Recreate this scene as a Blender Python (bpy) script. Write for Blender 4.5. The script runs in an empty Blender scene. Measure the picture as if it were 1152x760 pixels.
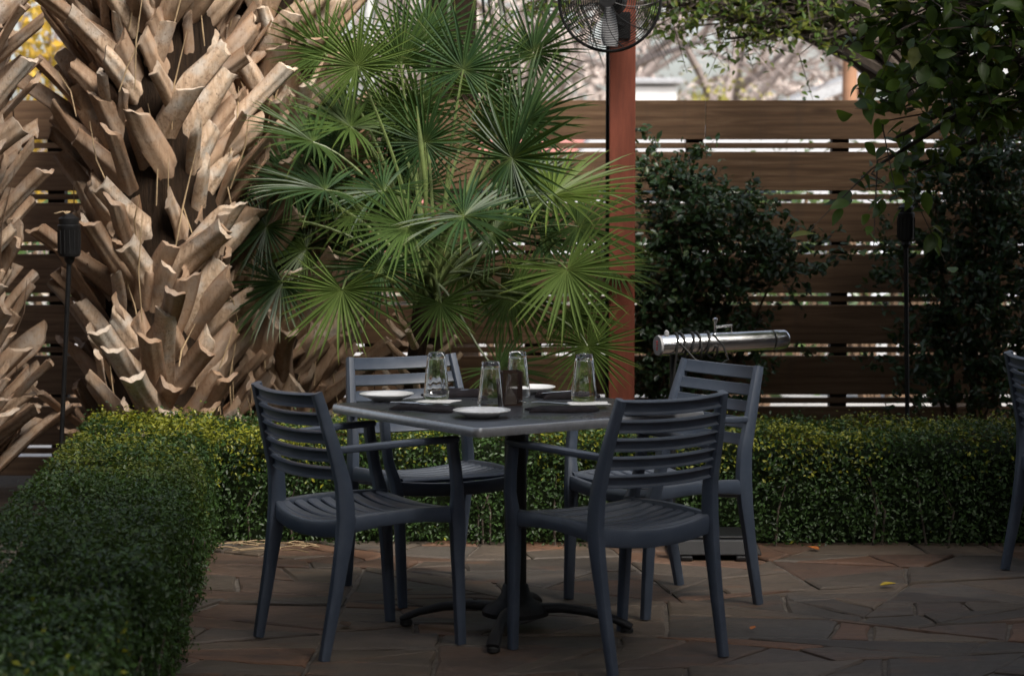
import bpy, math, random
import numpy as np
from mathutils import Vector, Matrix
random.seed(7)
RNG = np.random.default_rng(7)
PI = math.pi
R = math.radians
scene = bpy.context.scene
COL = scene.collection

# ------------------------------------------------------------------ camera model (photo pixels 1152 x 760)
F = 2594.6; PITCH = R(4.157); H = 1.5386
CP, SP = math.cos(PITCH), math.sin(PITCH)
def ray(px, py):
    a = (px - 576) / F; u = (380 - py) / F
    return Vector((a, CP + u * SP, -SP + u * CP))
def WY(px, py, Y):                       # world point on that sight line at distance Y
    r = ray(px, py); return Vector((0, 0, H)) + r * (Y / r.y)
def GP(px, py, z=0.0):                   # world point on that sight line at height z
    r = ray(px, py); return Vector((0, 0, H)) + r * ((z - H) / r.z)

# ------------------------------------------------------------------ tagging
def tag(o, label=None, cat=None, group=None, kind=None):
    if label: o['label'] = label
    if cat: o['category'] = cat
    if group: o['group'] = group
    if kind: o['kind'] = kind
    return o
def empty(name, loc=(0, 0, 0), rz=0, label=None, cat=None, group=None):
    o = bpy.data.objects.new(name, None); COL.objects.link(o)
    o.location = loc; o.rotation_euler = (0, 0, rz); o.empty_display_size = .1
    return tag(o, label, cat, group)
def copy_tree(o, parent=None):
    c = o.copy(); COL.objects.link(c)
    if parent is not None: c.parent = parent
    for ch in list(o.children): copy_tree(ch, c)
    return c

# ------------------------------------------------------------------ materials
def sock(n, *names):
    for k in names:
        if k in n.inputs: return n.inputs[k]
class M:
    def __init__(s, name):
        s.m = bpy.data.materials.new(name); s.m.use_nodes = True
        s.t = s.m.node_tree; s.n = s.t.nodes; s.p = s.n['Principled BSDF']
    def N(s, kind, **kw):
        n = s.n.new('ShaderNode' + kind)
        for k, v in kw.items(): setattr(n, k, v)
        return n
    def L(s, a, b): s.t.links.new(a, b)
    def coord(s, scale=(1, 1, 1), src='Object'):
        tc = s.N('TexCoord'); mp = s.N('Mapping'); mp.inputs['Scale'].default_value = scale
        s.L(tc.outputs[src], mp.inputs['Vector']); return mp.outputs['Vector']
    def noise(s, vec, scale, detail=6, rough=.6, dist=0):
        n = s.N('TexNoise'); n.inputs['Scale'].default_value = scale; n.inputs['Detail'].default_value = detail
        n.inputs['Roughness'].default_value = rough; n.inputs['Distortion'].default_value = dist
        s.L(vec, n.inputs['Vector']); return n.outputs['Fac']
    def ramp(s, fac, stops):
        r = s.N('ValToRGB'); el = r.color_ramp.elements
        while len(el) > 1: el.remove(el[-1])
        el[0].position = stops[0][0]; el[0].color = (*stops[0][1], 1)
        for p, c in stops[1:]:
            e = el.new(p); e.color = (*c, 1)
        s.L(fac, r.inputs['Fac']); return r.outputs['Color']
    def mix(s, fac, a, b, mode='MIX'):
        m = s.N('Mix', data_type='RGBA', blend_type=mode)
        for v, i in ((fac, 0), (a, 6), (b, 7)):
            if hasattr(v, 'node'): s.L(v, m.inputs[i])
            else: m.inputs[i].default_value = v if i == 0 else (*v, 1)
        return m.outputs[2]
    def math(s, op, a, b=None, c=None):
        m = s.N('Math', operation=op)
        for i, v in enumerate((a, b, c)):
            if v is None: continue
            if hasattr(v, 'node'): s.L(v, m.inputs[i])
            else: m.inputs[i].default_value = v
        return m.outputs[0]
    def bump(s, h, strength=.4, dist=.01):
        b = s.N('Bump'); b.inputs['Strength'].default_value = strength; b.inputs['Distance'].default_value = dist
        s.L(h, b.inputs['Height']); s.L(b.outputs['Normal'], s.p.inputs['Normal'])
    def col(s, c):
        if hasattr(c, 'node'): s.L(c, s.p.inputs['Base Color'])
        else: s.p.inputs['Base Color'].default_value = (*c, 1)
    def set(s, rough=None, metal=None, spec=None, trans=None, ior=None):
        for v, k in ((rough, 'Roughness'), (metal, 'Metallic'), (spec, 'Specular IOR Level'), (trans, 'Transmission Weight'), (ior, 'IOR')):
            if v is None: continue
            if hasattr(v, 'node'): s.L(v, s.p.inputs[k])
            else: s.p.inputs[k].default_value = v
        return s
    def rnd(s): return s.N('ObjectInfo').outputs['Random']
    def attr(s, name='tint'):
        a = s.N('Attribute'); a.attribute_name = name
        sp = s.N('SeparateColor'); s.L(a.outputs['Color'], sp.inputs[0])
        return sp.outputs

def simple(name, c, rough=.5, metal=0, var=.15, scale=14, bump=0, spec=.5):
    m = M(name); v = m.coord()
    n = m.noise(v, scale)
    lo = tuple(x * (1 - var) for x in c); hi = tuple(min(1, x * (1 + var)) for x in c)
    m.col(m.ramp(n, [(.3, lo), (.7, hi)])); m.set(rough, metal, spec)
    if bump: m.bump(m.noise(v, scale * 6), bump, .004)
    return m.m

def leaf_mat(name, dark, mid, young, rough=.42, transl=.25, spec=.4):
    """tint.r = random per leaf, tint.g = young growth, two-sided leaf with light passing through"""
    m = M(name); a = m.attr()
    c = m.ramp(a[0], [(0, dark), (.6, mid), (1, tuple(x * 1.5 for x in mid))])
    c = m.mix(a[1], c, young)
    m.col(c); m.set(rough, 0, spec)
    t = m.N('BsdfTranslucent'); c2 = m.mix(.5, c, (.16, .22, .02)); m.L(c2, t.inputs['Color'])
    mx = m.N('MixShader'); mx.inputs[0].default_value = transl
    m.L(m.p.outputs[0], mx.inputs[1]); m.L(t.outputs[0], mx.inputs[2])
    m.L(mx.outputs[0], m.n['Material Output'].inputs['Surface'])
    return m.m

MT = {}
# chair plastic: dark slate blue resin with faint dust
m = M('chair_resin'); v = m.coord(); n = m.noise(v, 9, 8, .7); n2 = m.noise(v, 420, 3)
m.col(m.ramp(n, [(.3, (.036, .049, .070)), (.75, (.062, .078, .104))])); m.set(m.ramp(n, [(.3, (.32,) * 3), (.8, (.50,) * 3)]), 0, .55)
m.bump(n2, .12, .0012)
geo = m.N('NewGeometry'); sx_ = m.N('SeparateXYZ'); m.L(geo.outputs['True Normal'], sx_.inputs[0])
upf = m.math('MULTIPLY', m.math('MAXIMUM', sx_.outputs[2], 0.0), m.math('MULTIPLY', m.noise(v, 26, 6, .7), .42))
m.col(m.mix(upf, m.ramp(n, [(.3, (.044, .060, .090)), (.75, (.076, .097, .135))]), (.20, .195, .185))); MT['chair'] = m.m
# table top
m = M('table_laminate'); v = m.coord(); n = m.noise(v, 300, 4, .7); n2 = m.noise(v, 5, 6)
c = m.ramp(n, [(.42, (.022, .024, .03)), (.62, (.05, .053, .062)), (.72, (.12, .12, .13))])
m.col(c); m.set(m.ramp(n2, [(.3, (.22,) * 3), (.75, (.40,) * 3)]), 0, .5); MT['tabletop'] = m.m
MT['cast_iron'] = simple('cast_iron', (.012, .012, .013), .55, .2, .3, 40, .3)
MT['black_metal'] = simple('black_metal', (.014, .014, .015), .45, .3, .3, 30, .1)
MT['rubber'] = simple('rubber', (.01, .01, .01), .6, 0, .2)
MT['ceramic'] = simple('ceramic', (.80, .80, .79), .18, 0, .02, 4, 0, .5)
MT['paper'] = simple('paper', (.78, .77, .75), .8, 0, .04, 30, .2, .2)
MT['steel'] = simple('steel', (.72, .72, .72), .18, 1, .06, 60)
m = M('chrome'); v = m.coord((1, 1, 1)); n = m.noise(v, 22, 6); m.col((.80, .80, .81))
m.set(m.ramp(n, [(.3, (.14,) * 3), (.8, (.28,) * 3)]), 1); MT['chrome'] = m.m
MT['grey_cap'] = simple('grey_cap', (.25, .25, .26), .5)
MT['red_mark'] = simple('red_mark', (.5, .03, .03), .5)
m = M('black_cloth'); v = m.coord(); w = m.noise(v, 700, 2); n = m.noise(v, 20)
m.col(m.ramp(n, [(.3, (.006, .005, .006)), (.7, (.016, .012, .015))])); m.set(.85, 0, .25); m.bump(w, .5, .001); MT['cloth'] = m.m
g = M('clear_glass'); g.col((.97, .98, .98)); g.set(0.0, 0, .5, 1.0, 1.48); MT['glass'] = g.m
MT['lantern'] = simple('lantern_metal', (.05, .028, .022), .4, .6, .3, 60)
MT['candle'] = simple('candle_wax', (.7, .66, .58), .5)
# red-brown painted post
m = M('post_paint'); v = m.coord((6, 6, .7)); n = m.noise(v, 6, 8, .7)
m.col(m.ramp(n, [(.25, (.115, .032, .018)), (.6, (.19, .050, .028)), (.85, (.24, .075, .045))])); m.set(.6, 0, .35); m.bump(n, .25, .003); MT['post'] = m.m
# fence wood: long grain along x, knots
m = M('fence_wood'); v = m.coord((.55, 6, 9)); oi = m.rnd()
tcn = m.N('VectorMath', operation='ADD'); m.L(v, tcn.inputs[0])
cmb = m.N('CombineXYZ'); r10 = m.math('MULTIPLY', oi, 37.0); m.L(r10, cmb.inputs[0]); m.L(r10, cmb.inputs[2]); m.L(cmb.outputs[0], tcn.inputs[1])
n = m.noise(tcn.outputs[0], 3.2, 9, .62, 1.4)
wv = m.N('TexWave', wave_type='BANDS', bands_direction='Z'); wv.inputs['Scale'].default_value = .8; wv.inputs['Distortion'].default_value = 9; wv.inputs['Detail'].default_value = 4; wv.inputs['Detail Scale'].default_value = 1.1
m.L(tcn.outputs[0], wv.inputs['Vector'])
g1 = m.ramp(n, [(.25, (.090, .050, .028)), (.55, (.195, .116, .064)), (.8, (.31, .20, .122))])
g2 = m.ramp(wv.outputs['Fac'], [(.0, (.50, .46, .43)), (.5, (1, 1, 1))])
c = m.mix(.55, g1, g2, 'MULTIPLY')
kv = m.N('TexVoronoi'); kv.inputs['Scale'].default_value = 1.0
kad = m.N('VectorMath', operation='ADD'); m.L(m.coord((1.7, 1, 5.5)), kad.inputs[0]); m.L(cmb.outputs[0], kad.inputs[1]); m.L(kad.outputs[0], kv.inputs['Vector'])
c = m.mix(m.ramp(kv.outputs['Distance'], [(.05, (.9,) * 3), (.13, (0, 0, 0))]), c, (.045, .026, .015))
st_ = m.noise(m.coord((5, 5, .8)), 2.0, 5, .6)
c = m.mix(m.ramp(st_, [(.55, (0, 0, 0)), (.75, (.5,) * 3)]), c, (.09, .065, .05))
c = m.mix(m.math('MULTIPLY', oi, .4), c, (.185, .110, .066))
m.col(c); m.set(.72, 0, .3); m.bump(n, .35, .004); MT['wood'] = m.m
MT['wood_dark'] = simple('post_wood', (.035, .022, .014), .8, 0, .4, 10, .3)
# palm leaf-base (boot): tan, fibrous, weathered
m = M('palm_boot'); v = m.coord((16, 16, 2.2)); v0 = m.coord((1, 1, 1)); oi = m.rnd()
n = m.noise(v, 3.5, 9, .68, .6); big = m.noise(v0, 9, 6, .6); sp = m.noise(v0, 60, 3, .7)
c = m.ramp(n, [(.22, (.23, .140, .082)), (.5, (.55, .405, .285)), (.8, (.73, .60, .465))])
c = m.mix(m.ramp(big, [(.46, (0, 0, 0)), (.64, (.85, .85, .85))]), c, (.55, .51, .455))
c = m.mix(m.ramp(sp, [(.56, (0, 0, 0)), (.72, (.85,) * 3)]), c, (.13, .085, .055))
st2 = m.noise(m.coord((30, 30, 3.0)), 2.2, 6, .7); c = m.mix(m.ramp(st2, [(.55, (0, 0, 0)), (.72, (.6,) * 3)]), c, (.20, .125, .08))
c = m.mix(m.ramp(oi, [(.3, (0, 0, 0)), (1, (.75,) * 3)]), c, (.27, .17, .105))
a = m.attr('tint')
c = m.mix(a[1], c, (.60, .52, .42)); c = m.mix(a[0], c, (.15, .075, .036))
m.col(c); m.set(.75, 0, .3); m.bump(n, .6, .006); MT['boot'] = m.m
m = M('palm_fibre'); v = m.coord((9, 9, 1.2)); n = m.noise(v, 7, 8, .7)
m.col(m.ramp(n, [(.3, (.008, .005, .003)), (.7, (.038, .022, .012))])); m.set(.9, 0, .2); m.bump(n, .9, .02); MT['fibre'] = m.m
MT['straw'] = simple('dry_straw', (.36, .26, .15), .8, 0, .4, 25)
# fan palm leaf: tint.r = along the segment, tint.g = random tone of each segment
def fan_leaf_mat(name, k):
    m = M(name); a = m.attr(); oi = m.rnd()
    c = m.ramp(a[0], [(0, (.110, .150, .045)), (.16, (.034, .068, .020)), (.76, (.032, .066, .019)), (.92, (.105, .130, .036)), (1, (.20, .15, .05))])
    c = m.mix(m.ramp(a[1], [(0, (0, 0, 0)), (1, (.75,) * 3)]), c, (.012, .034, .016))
    c = m.mix(m.ramp(oi, [(.35, (0, 0, 0)), (1, (.55,) * 3)]), c, (.095, .145, .026))
    c = m.mix(k, c, (.135, .185, .034))
    m.col(c); m.set(.44, 0, .35)
    t = m.N('BsdfTranslucent'); m.L(m.mix(.45, c, (.18, .26, .02)), t.inputs['Color'])
    mx = m.N('MixShader'); mx.inputs[0].default_value = .22
    m.L(m.p.outputs[0], mx.inputs[1]); m.L(t.outputs[0], mx.inputs[2]); m.L(mx.outputs[0], m.n['Material Output'].inputs['Surface']); return m.m
MT['fanleaf'] = fan_leaf_mat('fan_leaf', 0.0); MT['fanleaf_young'] = fan_leaf_mat('young_fan_leaf', .38)
MT['petiole'] = simple('petiole', (.085, .115, .035), .45, 0, .35, 12)
MT['hedge'] = leaf_mat('hedge_leaf', (.010, .026, .007), (.034, .072, .016), (.30, .30, .025), .45, .2)
MT['hedge_core'] = simple('hedge_core', (.010, .016, .006), .95, 0, .4, 30, .6, .1)
MT['vine'] = leaf_mat('vine_leaf', (.014, .034, .015), (.036, .074, .028), (.12, .17, .04), .34, .2, .5)
MT['broad'] = leaf_mat('broad_leaf', (.026, .055, .013), (.062, .110, .022), (.19, .20, .03), .45, .45)
MT['shade_leaf'] = leaf_mat('shade_leaf', (.02, .042, .012), (.045, .08, .022), (.1, .13, .03), .5, .12)
MT['autumn'] = leaf_mat('autumn_leaf', (.30, .17, .02), (.46, .28, .035), (.52, .36, .06), .6, .4)
MT['olive'] = leaf_mat('olive_leaf', (.12, .13, .04), (.22, .21, .06), (.4, .33, .05), .6, .35)
MT['bark'] = simple('bark', (.075, .058, .046), .9, 0, .4, 12, .6)
MT['bark_grey'] = simple('bark_grey', (.24, .20, .185), .9, 0, .35, 9, .4)
MT['twig'] = simple('twig_wood', (.12, .075, .045), .85, 0, .4, 14)
MT['yellow_leaf'] = simple('yellow_leaf', (.52, .36, .02), .6, 0, .2)
MT['orange_leaf'] = simple('orange_leaf', (.45, .14, .03), .6, 0, .2)
MT['stucco'] = simple('stucco', (.55, .53, .50), .9, 0, .08, 8, .3)
MT['white_siding'] = simple('white_siding', (.72, .72, .71), .7, 0, .05, 6)
MT['roof_grey'] = simple('roof_shingle', (.33, .34, .36), .85, 0, .2, 25, .3)
MT['orange_pole'] = simple('weathered_pole', (.26, .135, .075), .8, 0, .2, 6)
MT['grey_pole'] = simple('galvanised', (.42, .42, .41), .5, .4, .1)
MT['window'] = simple('window_glass', (.03, .04, .05), .08, 0, .1, 3, 0, .8)
MT['van_white'] = simple('van_white', (.36, .36, .37), .3, 0, .03)
MT['van_silver'] = simple('van_silver', (.5, .51, .56), .3, 0, .05)
MT['van_red'] = simple('van_red', (.40, .16, .14), .35, 0, .05)

# ------------------------------------------------------------------ mesh building
class MB:
    def __init__(s): s.v = []; s.f = []; s.c = []
    def box(s, c, d, rz=0, top=1.0):
        b = len(s.v); cs, sn = math.cos(rz), math.sin(rz)
        for z in (-.5, .5):
            k = top if z > 0 else 1
            for x, y in ((-.5, -.5), (.5, -.5), (.5, .5), (-.5, .5)):
                X, Y = x * d[0] * k, y * d[1] * k
                s.v.append((c[0] + X * cs - Y * sn, c[1] + X * sn + Y * cs, c[2] + z * d[2]))
        s.f += [(b, b + 3, b + 2, b + 1), (b + 4, b + 5, b + 6, b + 7)]
        for i in range(4): s.f.append((b + i, b + (i + 1) % 4, b + 4 + (i + 1) % 4, b + 4 + i))
        return s
    def rings(s, rings, close=True, cap=True):
        b = len(s.v); n = len(rings[0])
        for r in rings: s.v += [tuple(p) for p in r]
        for k in range(len(rings) - 1):
            for i in range(n if close else n - 1):
                j = (i + 1) % n
                s.f.append((b + k * n + i, b + k * n + j, b + (k + 1) * n + j, b + (k + 1) * n + i))
        if cap:
            s.f.append(tuple(b + i for i in reversed(range(n))))
            e = b + (len(rings) - 1) * n; s.f.append(tuple(e + i for i in range(n)))
        return s
    def sweep(s, pts, sec, ref=(0, 0, 1), n=12, p=3.2, cap=True):
        """pts: path; sec: list of (half_side, half_normal) per point; superellipse section. ref fixes the 'side' axis direction"""
        pts = [Vector(q) for q in pts]; rg = []; ref = Vector(ref)
        for i, q in enumerate(pts):
            t = (pts[min(i + 1, len(pts) - 1)] - pts[max(i - 1, 0)]).normalized()
            side = ref - t * ref.dot(t); side.normalize(); nr = t.cross(side)
            a, b2 = sec[i] if isinstance(sec, list) else sec
            ring = []
            for k in range(n):
                th = 2 * PI * k / n; c, d = math.cos(th), math.sin(th)
                c = math.copysign(abs(c) ** (2 / p), c); d = math.copysign(abs(d) ** (2 / p), d)
                ring.append(q + side * (a * c) + nr * (b2 * d))
            rg.append(ring)
        return s.rings(rg, True, cap)
    def tube(s, pts, r, n=8, cap=True):
        pts = [Vector(q) for q in pts]; rg = []
        side = None
        for i, q in enumerate(pts):
            t = (pts[min(i + 1, len(pts) - 1)] - pts[max(i - 1, 0)]).normalized()
            if side is None: side = t.orthogonal().normalized()
            else:
                side = side - t * side.dot(t)
                side = side.normalized() if side.length > 1e-6 else t.orthogonal().normalized()
            nr = t.cross(side); rr = r[i] if isinstance(r, (list, tuple)) else r
            rg.append([q + side * (rr * math.cos(2 * PI * k / n)) + nr * (rr * math.sin(2 * PI * k / n)) for k in range(n)])
        return s.rings(rg, True, cap)
    def lathe(s, prof, c=(0, 0, 0), n=32, closed=False):
        rg = [[(c[0] + r * math.cos(2 * PI * k / n), c[1] + r * math.sin(2 * PI * k / n), c[2] + z) for k in range(n)] for r, z in prof]
        if closed: rg.append(rg[0]); return s.rings(rg, True, False)
        return s.rings(rg, True, True)
    def build(s, name, mat, parent=None, smooth=True, bevel=0, angle=40, tint=None):
        me = bpy.data.meshes.new(name); me.from_pydata(s.v, [], s.f); me.update()
        o = bpy.data.objects.new(name, me); COL.objects.link(o); me.materials.append(mat)
        if parent is not None: o.parent = parent
        if tint is not None:
            at = me.attributes.new('tint', 'FLOAT_COLOR', 'POINT')
            at.data.foreach_set('color', np.asarray(tint, dtype=np.float32).ravel())
        if smooth:
            me.polygons.foreach_set('use_smooth', [True] * len(me.polygons))
            me.set_sharp_from_angle(angle=R(angle))
        if bevel:
            b = o.modifiers.new('bevel', 'BEVEL'); b.width = bevel; b.segments = 2; b.limit_method = 'ANGLE'
        return o

LEAF4 = ([(0, 0), (.45, -.5), (1, 0), (.45, .5)], [(0, 1, 2), (0, 2, 3)])
LEAF8 = ([(0, 0), (.22, -.40), (.55, -.5), (.85, -.2), (1, 0), (.85, .2), (.55, .5), (.22, .40), (.22, 0), (.55, 0), (.85, 0)],
         [(0, 1, 8), (1, 2, 9, 8), (2, 3, 10, 9), (3, 4, 10), (0, 8, 7), (8, 9, 6, 7), (9, 10, 5, 6), (10, 4, 5)])
_o = [(0, .0), (.06, .20), (.18, .40), (.36, .5), (.54, .47), (.72, .33), (.86, .15), (1, 0)]
LEAF16 = ([(0, 0)] + [(u, -w) for u, w in _o[1:-1]] + [(1, 0)] + [(u, w) for u, w in reversed(_o[1:-1])] + [(u, 0) for u, w in _o[1:-1]],
          [(0, 1, 14), (0, 14, 13)] + [(1 + k, 2 + k, 15 + k, 14 + k) for k in range(5)] + [(14 + k, 15 + k, 12 - k, 13 - k) for k in range(5)] + [(6, 7, 19), (19, 7, 8)])
def norm(a): return a / np.maximum(np.linalg.norm(a, axis=1, keepdims=True), 1e-9)
def foliage(name, c, nrm, size, mat, parent, aspect=.5, tmpl=LEAF4, young=None, fold=.18, axis=None, droop=0, kind=None):
    """one mesh of many real leaf blades: centres c (N,3), facing nrm, each with its own length, turn and fold"""
    N = len(c); T, FC = tmpl; K = len(T)
    nrm = norm(nrm)
    ax = RNG.normal(size=(N, 3)) if axis is None else axis
    ax = norm(ax - nrm * (ax * nrm).sum(1, keepdims=True)); bx = np.cross(nrm, ax)
    L = (size * RNG.uniform(.65, 1.25, N))[:, None]
    V = np.empty((N, K, 3))
    for k, (u, w) in enumerate(T):
        V[:, k] = c + ax * L * (u - .5) + bx * L * (w * aspect * 2) * .5 + nrm * L * (abs(w) * fold - droop * u * u)
    me = bpy.data.meshes.new(name)
    me.vertices.add(N * K); me.vertices.foreach_set('co', V.astype(np.float32).ravel())
    lt = np.array([len(f) for f in FC]); li = np.concatenate([np.array(f) for f in FC])
    allli = (li[None, :] + (np.arange(N) * K)[:, None]).ravel().astype(np.int32)
    tot = np.tile(lt, N); start = np.concatenate([[0], np.cumsum(tot)[:-1]]).astype(np.int32)
    me.loops.add(len(allli)); me.loops.foreach_set('vertex_index', allli)
    me.polygons.add(len(tot)); me.polygons.foreach_set('loop_start', start); me.polygons.foreach_set('loop_total', tot.astype(np.int32))
    me.update(calc_edges=True); me.validate()
    tint = np.zeros((N, K, 4), np.float32); tint[:, :, 0] = RNG.uniform(0, 1, N)[:, None]; tint[:, :, 3] = 1
    if young is not None: tint[:, :, 1] = young[:, None]
    at = me.attributes.new('tint', 'FLOAT_COLOR', 'POINT'); at.data.foreach_set('color', tint.ravel())
    me.materials.append(mat)
    if K > 8: me.polygons.foreach_set('use_smooth', [True] * len(me.polygons))
    o = bpy.data.objects.new(name, me); COL.objects.link(o)
    if parent is not None: o.parent = parent
    if kind: o['kind'] = kind
    return o

# ------------------------------------------------------------------ ground, patio, road
def sheet(name, x0, x1, y0, y1, z, mat):
    o = MB(); o.v = [(x0, y0, z), (x1, y0, z), (x1, y1, z), (x0, y1, z)]; o.f = [(0, 1, 2, 3)]
    return tag(o.build(name, mat, smooth=False), kind='structure')
m = M('soil'); v = m.coord(); n = m.noise(v, 18, 8, .75); n2 = m.noise(v, .35, 4)
c = m.ramp(n, [(.3, (.022, .015, .010)), (.7, (.075, .052, .035))]); m.col(c); m.set(.95, 0, .2); m.bump(n, .8, .03); MT['soil'] = m.m
sheet('ground', -600, 600, -300, 900, -.05, MT['soil'])
m = M('pale_concrete'); v = m.coord(); n = m.noise(v, 3, 8, .6); m.col(m.ramp(n, [(.3, (.27, .265, .265)), (.7, (.36, .355, .35))])); m.set(.85, 0, .3); MT['concrete'] = m.m
sheet('road', -60, 60, 12.4, 27, -.046, MT['concrete'])
kb = MB(); kb.box((0, 27.1, -.0), (120, .2, .14)); tag(kb.build('kerb', MT['stucco'], bevel=.02), kind='structure')
m = M('dry_grass'); v = m.coord(); n = m.noise(v, 2.5, 8, .7); m.col(m.ramp(n, [(.3, (.22, .18, .13)), (.7, (.34, .28, .21))])); m.set(.9, 0, .2); MT['drygrass'] = m.m
sheet('verge', -80, 80, 27.2, 120, -.040, MT['drygrass'])

# flagstones: clipped Voronoi cells, each a real slab, all in one paving object
def clip(poly, px, py, nx, ny):
    out = []
    for i in range(len(poly)):
        a, b = poly[i], poly[(i + 1) % len(poly)]
        da = (a[0] - px) * nx + (a[1] - py) * ny; db = (b[0] - px) * nx + (b[1] - py) * ny
        if da <= 0: out.append(a)
        if (da <= 0) != (db <= 0):
            t = da / (da - db); out.append((a[0] + (b[0] - a[0]) * t, a[1] + (b[1] - a[1]) * t))
    return out
def paving():
    rs = random.Random(11)
    X0, X1, Y0, Y1 = -3.2, 4.2, 4.2, 9.6
    def area(p): return abs(sum(p[i][0] * p[(i + 1) % len(p)][1] - p[(i + 1) % len(p)][0] * p[i][1] for i in range(len(p)))) / 2
    cells = []; todo = [[(X0, Y0), (X1, Y0), (X1, Y1), (X0, Y1)]]
    while todo:
        p = todo.pop(); A = area(p)
        w = max(q[0] for q in p) - min(q[0] for q in p); h = max(q[1] for q in p) - min(q[1] for q in p)
        if A < rs.choice((.045, .08, .14, .20, .26)) and w < .95 and h < .75: cells.append(p); continue
        x = sum(q[0] for q in p) / len(p) + rs.uniform(-.18, .18) * w; y = sum(q[1] for q in p) / len(p) + rs.uniform(-.18, .18) * h
        a = (rs.gauss(0, .42) if w > h * rs.uniform(.9, 1.7) else rs.gauss(PI / 2, .30))
        if rs.random() < .12: a = rs.uniform(0, PI)
        n = (math.cos(a), math.sin(a))
        for sg in (1, -1):
            c = clip(p, x, y, n[0] * sg, n[1] * sg)
            if len(c) >= 3 and area(c) > .002: todo.append(c)
    mb = MB(); tint = []
    for i, poly in enumerate(cells):
        cx = sum(a[0] for a in poly) / len(poly); cy = sum(a[1] for a in poly) / len(poly)
        gap = rs.uniform(.002, .007); ring = []
        for k in range(len(poly)):
            a, b = poly[k], poly[(k + 1) % len(poly)]
            L = math.hypot(b[0] - a[0], b[1] - a[1]); ns = max(1, int(L / .07))
            for t in range(ns):
                f = t / ns; x = a[0] + (b[0] - a[0]) * f; y = a[1] + (b[1] - a[1]) * f
                d = math.hypot(cx - x, cy - y) + 1e-6
                g = gap + rs.uniform(0, .009)
                ring.append((x + (cx - x) / d * g, y + (cy - y) / d * g))
        z0 = rs.uniform(-.005, .003); sx, sy = rs.uniform(-.007, .007), rs.uniform(-.010, .010)
        def zz(x, y): return min(.003, z0 + (x - cx) * sx + (y - cy) * sy)
        b0 = len(mb.v); n = len(ring)
        r0 = [(x, y, -.05) for x, y in ring]; r1 = [(x, y, zz(x, y) - .004 - rs.uniform(0, .003)) for x, y in ring]
        r2 = []
        for x, y in ring:
            d = math.hypot(cx - x, cy - y) + 1e-6; g = min(.010, d * .3)
            r2.append((x + (cx - x) / d * g, y + (cy - y) / d * g, zz(x, y) + rs.uniform(-.0012, .0012)))
        mb.rings([r0, r1, r2], True, True)
        hue = rs.random(); val = rs.random()
        tint += [(hue, val, rs.random(), 1)] * (len(mb.v) - b0)
    m = M('flagstone'); a = m.attr(); v = m.coord()
    ad = m.N('VectorMath', operation='ADD'); cb = m.N('CombineXYZ'); m.L(m.math('MULTIPLY', a[2], 50.0), cb.inputs[0]); m.L(m.math('MULTIPLY', a[1], 50.0), cb.inputs[1])
    m.L(v, ad.inputs[0]); m.L(cb.outputs[0], ad.inputs[1])
    mp = m.N('Mapping'); mp.inputs['Scale'].default_value = (.6, 1.6, 1); m.L(ad.outputs[0], mp.inputs[0])
    n = m.noise(mp.outputs[0], 5.5, 9, .66, .7); fine = m.noise(v, 30, 7, .75)
    base = m.ramp(a[0], [(0, (.060, .052, .044)), (.22, (.120, .094, .070)), (.42, (.165, .122, .085)), (.60, (.098, .090, .080)), (.80, (.215, .100, .052)), (1, (.060, .055, .050))])
    c = m.mix(m.ramp(n, [(.38, (0, 0, 0)), (.72, (.5,) * 3)]), base, (.185, .135, .098))
    c = m.mix(m.ramp(m.noise(mp.outputs[0], 2.1, 6, .6), [(.52, (0, 0, 0)), (.72, (.8,) * 3)]), c, (.055, .045, .040))
    c = m.mix(m.math('MULTIPLY', a[1], .4), c, (.07, .06, .052))
    c = m.mix(m.ramp(fine, [(.52, (0, 0, 0)), (.72, (.65,) * 3)]), c, (.040, .030, .024))
    rs_ = m.noise(m.coord((.7, 2.2, 1)), 4.0, 7, .7); c = m.mix(m.ramp(rs_, [(.56, (0, 0, 0)), (.70, (.55,) * 3)]), c, (.21, .095, .045))
    c_ = m.noise(m.coord((1, 1, 1)), 1.1, 5, .6); c = m.mix(m.ramp(c_, [(.45, (0, 0, 0)), (.7, (.55,) * 3)]), c, (.05, .042, .036))
    m.col(c); m.set(m.ramp(n, [(.3, (.42,) * 3), (.7, (.66,) * 3)]), 0, .4)
    m.bump(m.math('ADD', n, m.math('MULTIPLY', fine, .45)), .8, .014)
    o = mb.build('patio', m.m, angle=30, tint=tint); tag(o, kind='structure')
paving()
m = M('mortar'); v = m.coord(); n = m.noise(v, 30, 6, .7); m.col(m.ramp(n, [(.3, (.05, .043, .037)), (.7, (.20, .17, .14))])); m.set(.95, 0, .2); m.bump(n, .6, .01)
mo = MB(); mo.v = [(-3.2, 4.2, -.011), (4.2, 4.2, -.011), (4.2, 9.6, -.011), (-3.2, 9.6, -.011)]; mo.f = [(0, 1, 2, 3)]
tag(mo.build('mortar_bed', m.m, smooth=False), kind='structure')

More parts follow.
